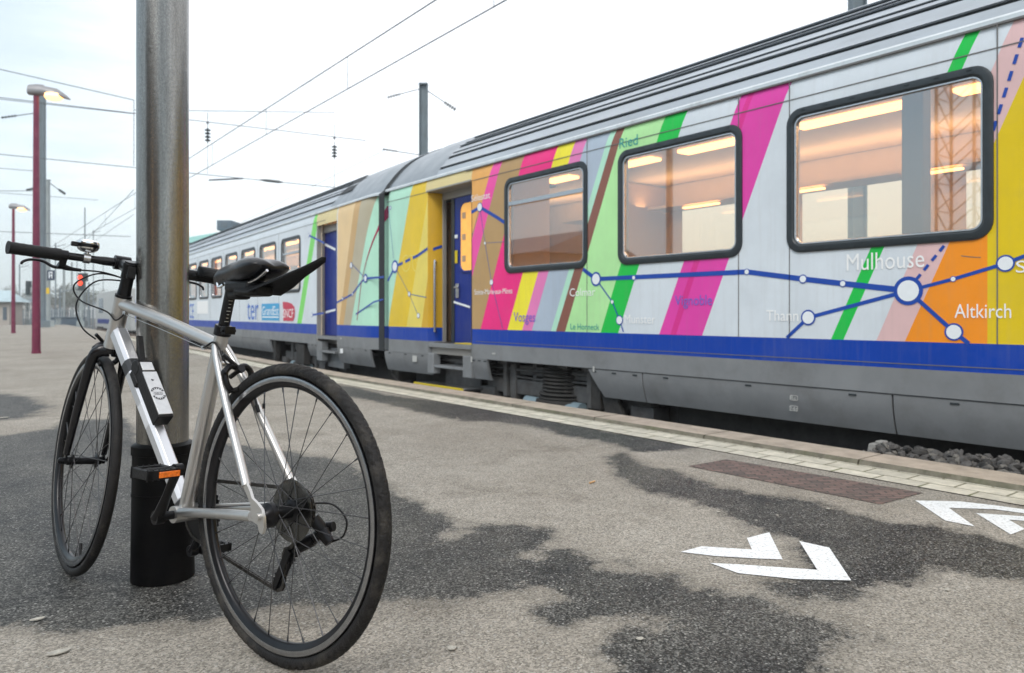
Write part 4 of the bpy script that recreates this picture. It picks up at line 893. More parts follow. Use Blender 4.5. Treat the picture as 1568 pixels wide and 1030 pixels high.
# frame
BB = Vector((.4085, 0, .2745)); STT = Vector((.2861, 0, .7461)); sd = (STT-BB).normalized()
b = MB()
b.tube([su(.006), su(.018), su(.085), su(.150), su(.163)], [.0245, .0235, .0225, .0235, .0245], 24)
b.tube([su(.140)+Vector((-.006, 0, 0)), Vector((.56, 0, .7745)), Vector((.297, 0, .7145))], [.0175, .0168, .0155], 20)
b.tube([BB+sd*.015, BB+sd*.25, STT-sd*.01, STT+sd*.006], [.0195, .0185, .0175, .0185], 20)
b.tube([BB-Vector((0, .035, 0)), BB+Vector((0, .035, 0))], .0215, 24)
for s in (1, -1):
    b.tube(bez([(.392, .024*s, .282), (.30, .036*s, .297), (.14, .058*s, .322), (.03, .0635*s, .336)], 15), [.0125]*5+[.0115]*5+[.0095]*8 if False else .0120, 14)
    b.tube(bez([(.292, .013*s, .712), (.262, .024*s, .672), (.19, .040*s, .575), (.062, .0605*s, .399)], 15), .0102, 14)
    # dropout plate with its hook up to the stay
    y = .0635*s; pl = [(.070, .403), (.056, .408), (.040, .392), (.030, .376), (.010, .368), (-.008, .357), (-.016, .340), (-.020, .318), (-.014, .304), (-.004, .306), (.004, .322), (.020, .326), (.040, .326), (.046, .340), (.030, .352), (.036, .366), (.052, .384)]
    b.prism([(x, y-.0035, z) for x, z in pl], (0, .007, 0))
    b.tube([(.0, .062*s, .34), (.0, .074*s, .34)], .008, 12)
b.tube([(.262, -.022, .669), (.262, .022, .669)], .007, 10)
b.build('frame', M['silver'], bike, smooth=40)
# down tube: big box section, with its darker bands
dt0, dt1 = Vector((.822, 0, .738)), Vector((.424, 0, .302)); dd_ = (dt1-dt0); DL = dd_.length; dd_.normalize(); dn = Vector((-dd_.z, 0, dd_.x))
if dn.z < 0: dn = -dn
b = MB(); segs = [(0, .0, 0), (.02, 1, 0), (.118, 1, 0), (.1181, 1, 1), (.158, 1, 1), (.1581, 1, 0), (.27, 1, 0), (.2701, 1, 2), (.345, 1, 2), (.3451, 1, 0), (DL, 1, 0)]
cs = [(-.0235, -.013), (-.0235, .013), (-.012, .0215), (.012, .0215), (.0235, .013), (.0235, -.013), (.012, -.0215), (-.012, -.0215)]; n = 8
for (t_, q, mi) in segs:
    w_ = 1.0-.12*t_/DL
    for hh, yy_ in cs: b.v.append(tuple(dt0+dd_*t_+dn*hh*w_+Vector((0, yy_*w_, 0))))
for j in range(len(segs)-1):
    for i in range(n): b.f.append([j*n+i, j*n+(i+1) % n, (j+1)*n+(i+1) % n, (j+1)*n+i]); b.m.append(segs[j+1][2] if abs(segs[j+1][0]-segs[j][0]) > .001 else segs[j][2])
b.f.append(list(range(n))); b.m.append(0); b.f.append(list(range(len(b.v)-n, len(b.v)))); b.m.append(0)
b.build('down_tube', [M['silver_paint'], M['decal_dark'], M['decal_white']], bike, bevel=.002, smooth=30)
# seat clamp, post, saddle
b = MB(); b.tube([STT-sd*.006, STT+sd*.020], .0215, 24); b.box(STT+sd*.007+Vector((-.024, 0, 0)), (.018, .030, .020)); b.tube([STT+sd*.007+Vector((-.024, -.020, 0)), STT+sd*.007+Vector((-.024, .020, 0))], .005, 10); b.build('seat_clamp', M['black_metal'], bike, bevel=.0015)
b = MB(); b.tube([STT, STT+sd*.125], .0136, 20); b.tube([STT+sd*.122, STT+sd*.14], [.0145, .017], 16)
sp = STT+sd*.14
b.box(sp+Vector((-.012, 0, .006)), (.055, .044, .020)); b.box(sp+Vector((-.012, 0, -.010)), (.035, .036, .014)); b.tube([sp+Vector((-.035, 0, -.02)), sp+Vector((-.035, 0, .02))], .004, 8); b.tube([sp+Vector((.015, 0, -.02)), sp+Vector((.015, 0, .02))], .004, 8)
post = b.build('seat_post', M['black_matt'], bike, bevel=.002)
b = MB()
for k in range(9): b.box(STT+sd*(.030+k*.009)+Vector((-.0136, .0035, 0)), (.0012, .006 if k % 3 else .011, .0012))
b.build('height_marks', M['lock_silver'], post, smooth=0)
# saddle: stations along x -> (half width, top z, edge z, belly z)
stn = [(.326, .010, .892, .880, .868), (.318, .018, .903, .884, .864), (.300, .024, .913, .888, .866), (.265, .029, .921, .892, .870), (.225, .040, .928, .894, .872), (.190, .056, .934, .896, .872), (.160, .068, .938, .898, .874), (.130, .073, .938, .902, .878), (.105, .070, .934, .906, .886), (.088, .058, .926, .908, .894), (.080, .042, .918, .908, .900)]
b = MB(); m = 21
for x, hw, zt, ze, zb in stn:
    hw *= .90; ze = ze+.002; zb = zb+.004
    for i in range(m):                        # open ring: top from right to left, then underside
        if i < 13:
            u = -1+2*i/12; zz = ze+(zt-ze)*max(0, 1-abs(u)**2.6)-.010*math.exp(-(u*2.6)**2)*(max(0, min(1, (.22-x)/.08)))
            b.v.append((x, u*hw, zz))
        else:
            u = 1-2*(i-12)/9; b.v.append((x, u*hw*.86, zb-.003*(1-u*u)))
for j in range(len(stn)-1):
    for i in range(m): b.f.append([j*m+i, j*m+(i+1) % m, (j+1)*m+(i+1) % m, (j+1)*m+i]); b.m.append(0)
b.f.append(list(range(m))); b.m.append(0); b.f.append(list(range((len(stn)-1)*m, len(stn)*m))); b.m.append(0)
sad = b.build('saddle', M['saddle'], bike, smooth=50)
sub = sad.modifiers.new('sub', 'SUBSURF'); sub.levels = 1; sub.render_levels = 2
b = MB()
for s in (1, -1): b.tube(bez([(.285, .004*s, .886), (.26, .016*s, .872), (.235, .022*s, .868), (.165, .022*s, .868), (.10, .035*s, .876), (.055, .040*s, .894)], 20), .0036, 8)
b.build('rails', M['steel'], sad)
b = MB()
for s in (1,): b.tube(bez([(.30, .012, .874), (.285, .018, .862), (.272, .014, .868)], 8), .004, 8)
b.build('nose_spring', M['chrome'], sad)
# clip-on mudguard under the saddle
b = MB(); ms = [(.235, .020, .868, -.004), (.18, .036, .866, -.010), (.12, .048, .868, -.014), (.06, .040, .880, -.010), (.0, .026, .896, -.006), (-.05, .018, .909, -.004), (-.088, .012, .920, -.002), (-.096, .006, .923, 0)]
m = 9
for th in (0, .0035):
    for x, hw, z, dr in ms:
        for i in range(m): u = -1+2*i/(m-1); b.v.append((x, u*hw, z+dr*u*u*1.6-th))
K_ = len(ms)*m
for j in range(len(ms)-1):
    for i in range(m-1):
        a = j*m+i; b.f.append([a, a+1, a+m+1, a+m]); b.m.append(0); b.f.append([K_+a, K_+a+m, K_+a+m+1, K_+a+1]); b.m.append(0)
    for i in (0, m-1): a = j*m+i; b.f.append([a, a+m, K_+a+m, K_+a]); b.m.append(0)
b.f.append(list(range(K_-m, K_))+list(range(2*K_-m, 2*K_))[::-1]); b.m.append(0)
b.build('saddle_mudguard', M['black_matt'], bike, smooth=40)
b = MB(); b.box((.195, 0, .862), (.10, .060, .028)); b.box((.165, .0, .852), (.10, .052, .028)); b.box((.222, 0, .846), (.05, .04, .03)); b.build('saddle_pack', M['black_matt'], bike, bevel=.008)
# steering head: spacers, stem, bar
b = MB(); b.tube([su(.162), su(.170), su(.171), su(.185), su(.186), su(.222), su(.262)], [.0235, .0235, .0195, .0182, .0178, .0172, .0168], 24, 0); b.build('headset', M['black_metal'], bike, xf=ST)
bar = Vector((.868, 0, .951)); qs = su(.243)
b = MB(); b.tube([qs-Vector((.004, 0, 0)), qs+(bar-qs)*.5, bar-(bar-qs).normalized()*.01], [.0185, .0165, .0165], 16); b.tube([su(.222), su(.268)], .0195, 20); b.tube([bar-Vector((0, .022, 0)), bar+Vector((0, .022, 0))], .0215, 20); b.box(su(.245, -.024), (.014, .022, .034)); 
for s in (1, -1): b.tube([su(.235, -.030, .008*s), su(.235, -.014, .008*s)], .0035, 8)
b.tube([su(.268), su(.273)], .017, 20)
b.build('stem', M['black_metal'], bike, xf=ST, bevel=.0015)
def barp(y): a = abs(y); return Vector((.868-.033*max(0, (a-.05)/.25)**1.2, y, .951-.009*(a/.3)))
b = MB(); b.tube([barp(y) for y in np.linspace(-.295, .295, 25)], [.0132 if abs(y) < .05 else .0112 for y in np.linspace(-.295, .295, 25)], 16); hb = b.build('handlebar', M['black'], bike, xf=ST)
for s in (1, -1):
    ys = np.linspace(.178, .297, 14)*s
    b = MB(); b.tube([barp(y) for y in ys], [.0185 if i in (0, 13) else (.0172 if i % 2 else .0166) for i in range(14)], 18); b.tube([barp(.168*s), barp(.180*s)], .0180, 18)
    if s < 0: b.add([], [])
    g_ = b.build('grip', M['grip'], bike, xf=ST)
b = MB(); m = 9; st_ = []                    # winged palm rest on the right grip
for j, y in enumerate(np.linspace(-.21, -.302, 7)):
    w_ = .014+.030*math.sin(min(1, j/3)*math.pi/2); c = barp(y)
    for i in range(m): an = math.pi*(-.1+1.2*i/(m-1)); b.v.append((c.x-.018+math.cos(an)*w_*.9-.012, y, c.z+.006+math.sin(an)*.024))
for j in range(6):
    for i in range(m-1): b.f.append([j*m+i, j*m+i+1, (j+1)*m+i+1, (j+1)*m+i]); b.m.append(0)
    b.f.append([j*m+m-1, j*m, (j+1)*m, (j+1)*m+m-1]); b.m.append(0)
b.f.append(list(range(m))); b.m.append(0); b.f.append(list(range(6*m, 7*m))); b.m.append(0)
b.build('palm_rest', M['grip'], bike, xf=ST, smooth=60)
for s in (1, -1):
    b = MB(); c = barp(.157*s); b.tube([c-Vector((0, .009, 0)), c+Vector((0, .009, 0))], .0155, 18); b.tube([c, c+Vector((.008, 0, -.030))], [.011, .009], 12)
    p = c+Vector((.012, 0, -.030)); b.tube(bez([p+Vector((0, .01*s, .002)), p+Vector((.004, -.02*s, -.004)), p+Vector((.006, -.052*s, -.004))], 8), [.010, .010, .009, .0085, .008, .007, .006, .0055, .005, .005, .005, .005][:len(bez([p, p, p], 8))], 12)
    lv = b.build('brake_lever', M['black_metal'], bike, xf=ST, bevel=.001)
    b = MB(); pts = bez([p+Vector((.004, -.006*s, -.004)), p+Vector((.016, .018*s, -.004)), p+Vector((.020, .045*s, .008)), p+Vector((.016, .075*s, .007)), p+Vector((.010, .093*s, -.002)), p+Vector((.012, .097*s, -.010))], 20)
    b.tube(pts, [.0072-.0026*i/len(pts) for i in range(len(pts))], 10, sx=.7, sy=1.1); b.build('lever_blade', M['black_metal'], lv, xf=ST)
# bell
b = MB(); c = barp(.098); b.tube([c-Vector((0, .009, 0)), c+Vector((0, .009, 0))], .0145, 18); b.tube([c, c+Vector((0, 0, .030))], .006, 12); bl = b.build('bell', M['steel'], bike, xf=ST)
b = MB(); c2 = c+Vector((0, 0, .030)); b.lathe([(.008, -.012), (.018, -.010), (.0275, -.003), (.0285, .001)], c2, (0, 0, 1), 32, 1); b.lathe([(.0285, .0015), (.0300, .003), (.0300, .0095), (.0280, .0105)], c2, (0, 0, 1), 32, 0); b.lathe([(.0295, .011), (.0300, .013), (.0285, .019), (.023, .0235), (.012, .026), (.002, .0265)], c2, (0, 0, 1), 32, 1); b.build('bell_dome', [M['black_metal'], M['chrome']], bl, xf=ST)
b = MB(); b.box(c2+Vector((-.010, .037, .006)), (.014, .018, .013)); b.build('bell_lever', M['black_matt'], bl, xf=ST, bevel=.002)
# cables
b = MB()
pL = ST(barp(.157)+Vector((.014, -.052, -.034))); pR = ST(barp(-.157)+Vector((.014, .052, -.034)))
b.tube(bez([pL, ST(Vector((.875, .04, .915))), ST(Vector((.90, -.03, .90))), ST(Vector((.915, -.03, .86)))], 18), .0024, 8)
b.build('cable', M['black_matt'], bike)
b = MB(); b.tube(bez([ST(Vector((.885, -.03, .905))), ST(Vector((.925, .045, .915))), ST(Vector((.955, .100, .875))), ST(Vector((.93, .085, .828))), Vector((.842, .030, .800)), Vector((.800, .022, .775)), Vector((.765, .014, .795))], 42), .0024, 8); b.build('cable', M['black_matt'], bike)
b = MB(); b.tube(bez([ST(Vector((.885, -.02, .90))), ST(Vector((.93, .05, .89))), ST(Vector((.955, .088, .82))), ST(Vector((.94, .07, .75))), ST(Vector((.925, .03, .715)))], 30), .0024, 8); b.build('cable', M['black_matt'], bike)
b = MB(); b.tube([Vector((.765, .012, .792)), Vector((.56, .014, .752)), Vector((.345, .012, .706))], .0011, 6)
b.box((.768, .012, .797), (.014, .008, .010)); b.box((.345, .012, .707), (.014, .008, .010)); b.build('cable_run', M['steel'], bike)
b = MB(); b.tube(bez([(.352, .012, .706), (.318, .022, .712), (.29, .020, .722), (.27, .016, .705), (.246, .012, .672), (.222, .008, .668)], 26), .0024, 8); b.tube([(.262, .016, .700), (.250, .013, .678)], .0044, 10); b.build('cable', M['black_matt'], bike)
# fork (steered)
b = MB(); b.tube([su(.008), su(-.012)], [.0225, .019], 20)
AXF = Vector((1.0016, 0, WR))
for s in (1, -1):
    pts = bez([su(-.004, 0, .006*s), su(-.012, .004, .030*s), su(-.045, .010, .044*s), su(-.20, .018, .050*s), AXF+Vector((-.006, .052*s, .020))], 24)
    nn = len(pts); b.tube(pts, [.0175]*4+[.0165-.0085*max(0, (i-4))/(nn-4) for i in range(4, nn)], 14, sx=1.15, sy=.85)
    b.box(AXF+Vector((-.003, .052*s, .008)), (.016, .006, .032))
b.build('fork', M['black'], bike, xf=ST, smooth=50)
b = MB()
b.tube([AXF+Vector((0, -.066, 0)), AXF+Vector((0, .072, 0))], .0045, 10); b.lathe([(.004, 0), (.010, .002), (.010, .010), (.006, .014)], AXF+Vector((0, .057, 0)), (0, 1, 0), 14); b.tube([AXF+Vector((0, -.064, 0)), AXF+Vector((-.03, -.068, .03))], [.005, .003], 8); b.build('axle_skewer', M['black_metal'], bike, xf=ST)
# brakes
def caliper(xf, c, ax_up, fwd, name='brake_caliper'):
    c = Vector(c); up = Vector(ax_up).normalized(); f_ = Vector(fwd).normalized(); Y = Vector((0, 1, 0)); b = MB()
    b.tube([c-f_*.02, c+f_*.030], .006, 10); b.lathe([(.010, -.004), (.010, .004)], c+f_*.028, f_, 12)
    for s in (1, -1):
        b.tube(bez([c+f_*.018+up*.006, c+f_*.016+Y*.020*s+up*.012, c+f_*.014+Y*.036*s-up*.004, c+f_*.012+Y*.032*s-up*.032, c+f_*.010+Y*.022*s-up*.044], 16), [.0085]*6+[.0075]*20 if False else .0078, 10)
    b.tube(bez([c+f_*.020+up*.004, c+f_*.020+Y*.025+up*.026, c+f_*.018+Y*.040+up*.040], 8), .0055, 8)
    b.lathe([(.003, 0), (.009, .001), (.009, .006), (.004, .008)], c+f_*.014+Y*.036-up*.004, Y, 12)
    br = b.build(name, M['black_metal'], bike, xf=xf)
    for s in (1, -1):
        b = MB(); p = c+f_*.010+Y*.0175*s-up*.046; t_ = f_.cross(Y).normalized() if False else None
        b.box(p, (.045, .007, .010), rot=Matrix.Rotation(math.atan2(f_.z, f_.x)*0+(math.atan2(up.x, up.z)), 3, 'Y')); b.build('brake_pad', M['rubber'], br, xf=xf, bevel=.002)
caliper(None, (.222, 0, .646), (.25, 0, 1), (-1, 0, .5))
caliper(ST, su(-.012, .022), SU, SP)
b = MB(); b.tube([(.085, .008, .602), (.084, .010, .580)], .0012, 6); b.tube([(.084, .010, .582), (.083, .010, .570)], .0035, 8); b.build('cable_end', M['black_matt'], bike)
# drivetrain (right side)
b = MB()
def gear(b, c, r, y, th=.0018, teeth=None, mi=0, hole=0):
    teeth = teeth or int(r*2*math.pi/.0127); n = teeth*4; ring = []
    for k in range(n):
        a = 2*math.pi*k/n; rr = r+(.0028 if k % 4 in (0, 1) else -.0022); ring.append((c[0]+rr*math.cos(a), y-th/2, c[2]+rr*math.sin(a)))
    b.prism(ring, (0, th, 0), mi)
for i, r_ in enumerate((.062, .054, .047, .041, .036, .031, .027, .023)): gear(b, RC, r_, -.024-.0042*i)
b.lathe([(.020, -.024), (.020, -.058)], RC, (0, 1, 0), 20); b.build('cassette', M['cassette'], bike, smooth=30)
b = MB(); b.lathe([(.020, -.0205), (.066, -.0195), (.072, -.0205), (.072, -.0215), (.066, -.0210), (.020, -.0215)], RC, (0, 1, 0), 48); b.build('spoke_guard', M['guard'], bike)
b = MB(); gear(b, BB, .082, -.046, .003); 
b.lathe([(.088, -.0005), (.095, 0), (.096, .0012), (.088, .002)], BB+Vector((0, -.053, 0)), (0, 1, 0), 48) if False else None
for k in range(5): a = 2*math.pi*k/5+.3; b.tube([BB+Vector((0, -.050, 0)), BB+Vector((.072*math.cos(a), -.049, .072*math.sin(a)))], [.012, .008], 8, sy=.5)
b.tube([BB+Vector((0, -.075, 0)), BB+Vector((0, .082, 0))], .011, 16)
dcr = Vector((-.55, 0, .74)).normalized()       # left crank points up and back
b.build('chainring', M['black_metal'], bike, smooth=30)
# chain loop
b = MB(); JU = Vector((.036, -.050, .226)); JL = Vector((.070, -.052, .160)); yc = -.046
def arc(c, r, a0, a1, n): return [(c[0]+r*math.cos(a0+(a1-a0)*k/n), c[2]+r*math.sin(a0+(a1-a0)*k/n)) for k in range(n+1)]
path = arc(BB, .082, math.pi*.52, -math.pi*.48, 20)[::1]
top = [(RC.x+.047*math.cos(a), RC.z+.047*math.sin(a)) for a in np.linspace(math.pi*.53, math.pi*1.35, 10)]
path = [(RC.x+.047*math.cos(a), RC.z+.047*math.sin(a)) for a in np.linspace(math.pi*1.40, math.pi*.55, 12)]+[(BB.x+.082*math.cos(a), BB.z+.082*math.sin(a)) for a in np.linspace(math.pi*.54, -math.pi*.44, 18)]+[(JL.x+.022*math.cos(a), JL.z+.022*math.sin(a)) for a in np.linspace(-math.pi*.45, -math.pi*1.05, 6)]+[(JU.x+.018*math.cos(a), JU.z+.018*math.sin(a)) for a in np.linspace(-.1*math.pi, .6*math.pi, 5)]
P2 = [Vector((x, yc, z)) for x, z in path]; P2.append(P2[0]); dist = 0; k_ = 0; step = .0127/2; pos = 0
cum = [0]
for a_, c_2 in zip(P2[:-1], P2[1:]): cum.append(cum[-1]+(c_2-a_).length)
def along(d):
    for i in range(len(cum)-1):
        if d <= cum[i+1]: return P2[i].lerp(P2[i+1], (d-cum[i])/max(1e-9, cum[i+1]-cum[i]))
    return P2[-1]
d_ = 0; i = 0
while d_ < cum[-1]-.012:
    a_, c_2 = along(d_), along(d_+.0127); t_ = (c_2-a_).normalized(); mid_ = (a_+c_2)/2; rot = Matrix.Rotation(-math.atan2(t_.z, t_.x), 3, 'Y')
    w_ = .0032 if i % 2 else .0022
    for s in (1, -1): b.box(mid_+Vector((0, w_*s, 0)), (.0150, .0011, .0082), rot=rot)
    b.tube([a_-Vector((0, .0038, 0)), a_+Vector((0, .0038, 0))], .0036, 6)
    d_ += .0127; i += 1
b.build('chain', M['chain'], bike, smooth=30)
# rear derailleur
b = MB(); hg = Vector((-.004, -.070, .316))
b.tube([hg+Vector((0, .005, .02)), hg+Vector((-.004, 0, -.004))], .010, 12); b.tube([hg+Vector((-.004, -.006, 0)), hg+Vector((-.020, -.026, -.030)), Vector((.004, -.090, .262))], [.015, .018, .014], 12)
b.tube([Vector((-.030, -.088, .286)), Vector((-.052, -.094, .262))], [.017, .012], 12); b.tube([Vector((.002, -.088, .262)), Vector((.036, -.062, .240))], [.016, .017], 12); b.tube([Vector((.036, -.062, .240)), Vector((.037, -.061, .222))], [.018, .014], 12); b.tube([Vector((-.018, -.105, .290)), Vector((-.040, -.114, .296))], [.014, .012], 12)
dr = b.build('derailleur', M['black_metal'], bike, bevel=.001)
b = MB()
for y in (-.040, -.058):
    d2 = (JL-JU).normalized(); nn = Vector((-d2.z, 0, d2.x)); a_ = JU-d2*.016; c_2 = JL+d2*.020
    b.prism([(p.x, y, p.z) for p in (a_+nn*.010, a_-nn*.010, c_2-nn*.008, c_2+nn*.008)], (0, .002, 0))
b.build('derailleur_cage', M['black_metal'], dr)
b = MB(); gear(b, JU, .019, -.049, .004); b.build('jockey_wheel', M['black_matt'], dr, smooth=30); b = MB(); gear(b, JL, .019, -.049, .004); b.build('jockey_wheel', M['black_matt'], dr, smooth=30)
b = MB(); b.tube(bez([(.028, -.070, .338), (-.02, -.082, .352), (-.062, -.095, .350), (-.098, -.100, .322), (-.088, -.102, .284), (-.052, -.100, .264)], 40), .0024, 8); b.build('cable', M['black_matt'], bike)
# crank arms and pedals
for s in (1, -1):
    yo = .074*s; c0 = BB+Vector((0, yo, 0)); c1 = c0+(dcr if s > 0 else -dcr)*.165+Vector((0, .012*s, 0))
    b = MB(); b.tube([c0, c0.lerp(c1, .12), c0.lerp(c1, .5), c0.lerp(c1, .93), c1], [.0185, .0150, .0115, .0125, .0140], 14, sx=1, sy=.72, up=(0, 1, 0)); b.tube([c0-Vector((0, .013*s, 0)), c0+Vector((0, .010*s, 0))], .0175, 20); b.tube([c1-Vector((0, .011*s, 0)), c1+Vector((0, .009*s, 0))], .0155, 16)
    ca = b.build('crank_arm', M['black_metal'], bike)
    b = MB(); p0 = c1+Vector((0, .008*s, 0)); b.tube([p0, p0+Vector((0, .080*s, 0))], .008, 12)
    c = p0+Vector((0, .047*s, 0)); L2, W2, H2 = .078, .082, .022
    b.box(c+Vector((W2/2-.005, 0, 0)), (.010, L2, H2)); b.box(c-Vector((W2/2-.005, 0, 0)), (.010, L2, H2)); b.box(c+Vector((0, L2/2-.006, 0)), (W2, .012, H2)); b.box(c-Vector((0, L2/2-.006, 0)), (W2, .012, H2)); b.box(c, (W2, .010, H2*.7)); b.tube([p0+Vector((0, .006*s, 0)), p0+Vector((0, .082*s, 0))], .012, 12)
    for k in range(6):
        for sx2 in (1, -1): b.tube([c+Vector((sx2*(W2/2-.004), -L2/2+.008+k*.014, -H2/2-.003)), c+Vector((sx2*(W2/2-.004), -L2/2+.008+k*.014, H2/2+.003))], .0022, 6)
    pd = b.build('pedal', M['black_matt'], bike, bevel=.0012)
    for sx2 in ((1, -1) if s > 0 else ()):
        q = MB(); q.box(c+Vector((sx2*(W2/2+.001), -.012*s, 0)), (.006, .050, .014)); q.build('reflector', M['amber'], pd, bevel=.001)
# folding lock in its holder on the down tube
mid = Vector((.590, 0, .548)); ex = dd_; ez = dn; q = Matrix((ex, Vector((0, 1, 0)), ez)).transposed()
lkc = dt0+dd_*.265+dn*.046
b = MB(); b.box(lkc, (.195, .044, .040), rot=q); b.box(lkc-dn*.022-dd_*.07, (.05, .05, .02), rot=q); b.tube([lkc-dd_*.092+Vector((0, -.023, .0)), lkc-dd_*.092+Vector((0, .023, 0))], .022, 16)
b.tube(bez([lkc-dd_*.088, lkc-dd_*.125+dn*.010, lkc-dd_*.168+dn*.038], 8), [.014]*4+[.013]*8 if False else .0125, 10, sx=.45, sy=1.25, up=(0, 1, 0)) if False else None
hd = (lkc-dd_*.095); b.box(hd+(-dd_*.040+dn*.020), (.095, .018, .010), rot=Matrix.Rotation(R(-24), 3, 'Y') @ q)
lk = b.build('lock_case', M['black_matt'], bike, bevel=.003)
b = MB(); b.box(lkc+dn*.0215-dd_*.079, (.030, .034, .004), rot=q); b.box(lkc+dn*.0215+dd_*.016, (.150, .040, .004), rot=q); b.build('lock_face', M['lock_silver'], lk, bevel=.0012)
b = MB(); fc = lkc+dn*.0238+dd_*.020
def lp(u, v, h=0): return fc+dd_*u+Vector((0, v, 0))+dn*h
for a0, a1 in ((20, 160), (200, 340)):
    for k in range(6):
        a = R(a0+(a1-a0)*(k+.5)/6); d = R(7)
        rot_ = lambda r, an: lp(r*math.sin(an)*1.0, r*math.cos(an)*.9)
        b.add([rot_(.0155, a-d), rot_(.0155, a+d), rot_(.0205, a+d*1.0), rot_(.0205, a-d*1.0)], [(0, 1, 2, 3)])
    for k in range(14):
        a = R(a0+(a1-a0)*k/14); a2 = R(a0+(a1-a0)*(k+1)/14); b.add([rot_(.0200, a), rot_(.0200, a2), rot_(.0222, a2), rot_(.0222, a)], [(0, 1, 2, 3)])
n = 20; o1 = [lp(.0050*math.sin(t_), (.013 if math.cos(t_) > 0 else -.013)*(abs(math.cos(t_))**.4)) for t_ in np.linspace(0, 2*math.pi, n+1)[:-1]]; i1 = [lp(.0040*math.sin(t_), (.012 if math.cos(t_) > 0 else -.012)*(abs(math.cos(t_))**.4)) for t_ in np.linspace(0, 2*math.pi, n+1)[:-1]]
b.add(o1+i1, [(k, (k+1) % n, n+(k+1) % n, n+k) for k in range(n)])
tb = MB(); text_geo(tb, 'ABUS', .0095, -.0095, -.003, .003, 0, 0, bold=True)
b.add([lp(-v[2], v[1]) for v in tb.v], tb.f)
b.add([lp(-.052, .004), lp(-.048, -.004), lp(-.044, .002), lp(-.047, .006)], [(0, 1, 2, 3)])
b.build('lock_emblem', M['decal_dark'], lk, smooth=0)
b = MB(); b.lathe([(.0185, 0), (.0185, .012)], BB+sd*.075, sd, 20); b.build('cable_clamp', M['black_matt'], bike)
# ------------------------------------------------------------------ pole
def pole_mat():
    m = bpy.data.materials.new('galvanised_pole'); m.use_nodes = True; t = m.node_tree; L = t.links; b = t.nodes['Principled BSDF']
    tcn = t.nodes.new('ShaderNodeTexCoord')
    def nz_(scale, mp_, det=6):
        mpn = t.nodes.new('ShaderNodeMapping'); mpn.inputs['Scale'].default_value = mp_; L.new(tcn.outputs['Object'], mpn.inputs[0]); n = t.nodes.new('ShaderNodeTexNoise'); n.inputs['Scale'].default_value = scale; n.inputs['Detail'].default_value = det; n.inputs['Roughness'].default_value = .7; L.new(mpn.outputs[0], n.inputs[0]); return n.outputs[0]
    r1 = t.nodes.new('ShaderNodeValToRGB'); L.new(nz_(14, (1, 1, .06)), r1.inputs[0]); e = r1.color_ramp.elements; e[0].position = .36; e[0].color = (.19, .185, .175, 1); e[1].position = .66; e[1].color = (.325, .32, .305, 1)
    r2 = t.nodes.new('ShaderNodeValToRGB'); L.new(nz_(260, (1, 1, .6), 4), r2.inputs[0]); e = r2.color_ramp.elements; e[0].position = .35; e[0].color = (.78, .78, .78, 1); e[1].position = .65; e[1].color = (1.15, 1.15, 1.15, 1)
    mx = t.nodes.new('ShaderNodeMix'); mx.data_type = 'RGBA'; mx.blend_type = 'MULTIPLY'; mx.inputs[0].default_value = 1; L.new(r1.outputs[0], mx.inputs[6]); L.new(r2.outputs[0], mx.inputs[7]); L.new(mx.outputs[2], b.inputs['Base Color'])
    b.inputs['Metallic'].default_value = .9
    mr = t.nodes.new('ShaderNodeMapRange'); L.new(nz_(10, (1, 1, .1)), mr.inputs[0]); mr.inputs[3].default_value = .16; mr.inputs[4].default_value = .34; L.new(mr.outputs[0], b.inputs['Roughness'])
    bp = t.nodes.new('ShaderNodeBump'); bp.inputs['Strength'].default_value = .15; bp.inputs['Distance'].default_value = .003; L.new(nz_(60, (1, 1, 1), 3), bp.inputs['Height']); L.new(bp.outputs[0], b.inputs['Normal'])
    return m
pb = W((249.5-784)/1136*2.238, 2.238, 0)
pole = empty('station_pole', pb, 'thick brownish grey metal pole with a black foot sleeve the bicycle leans on', 'pole')
b = MB(); b.tube([(0, 0, .02), (0, 0, .6), (0, 0, 3), (0, 0, 5.2)], .0725, 64); b.tube([(0, 0, .94), (0, 0, .945)], .0732, 64); b.build('shaft', pole_mat(), pole)
b = MB(); b.tube([(0, 0, .002), (0, 0, .36), (0, 0, .375), (0, 0, .376), (0, 0, .402), (0, 0, .410)], [.089, .084, .084, .087, .087, .075], 64)
b.tube([(0, 0, .255), (0, 0, .262)], .0875, 64); b.build('foot_sleeve', mat('sleeve_black', (.003, .003, .0035), .40, spec=.10, var=.3, vscale=8, grime=(.03, .028, .025), gscale=5, gamt=.3), pole)
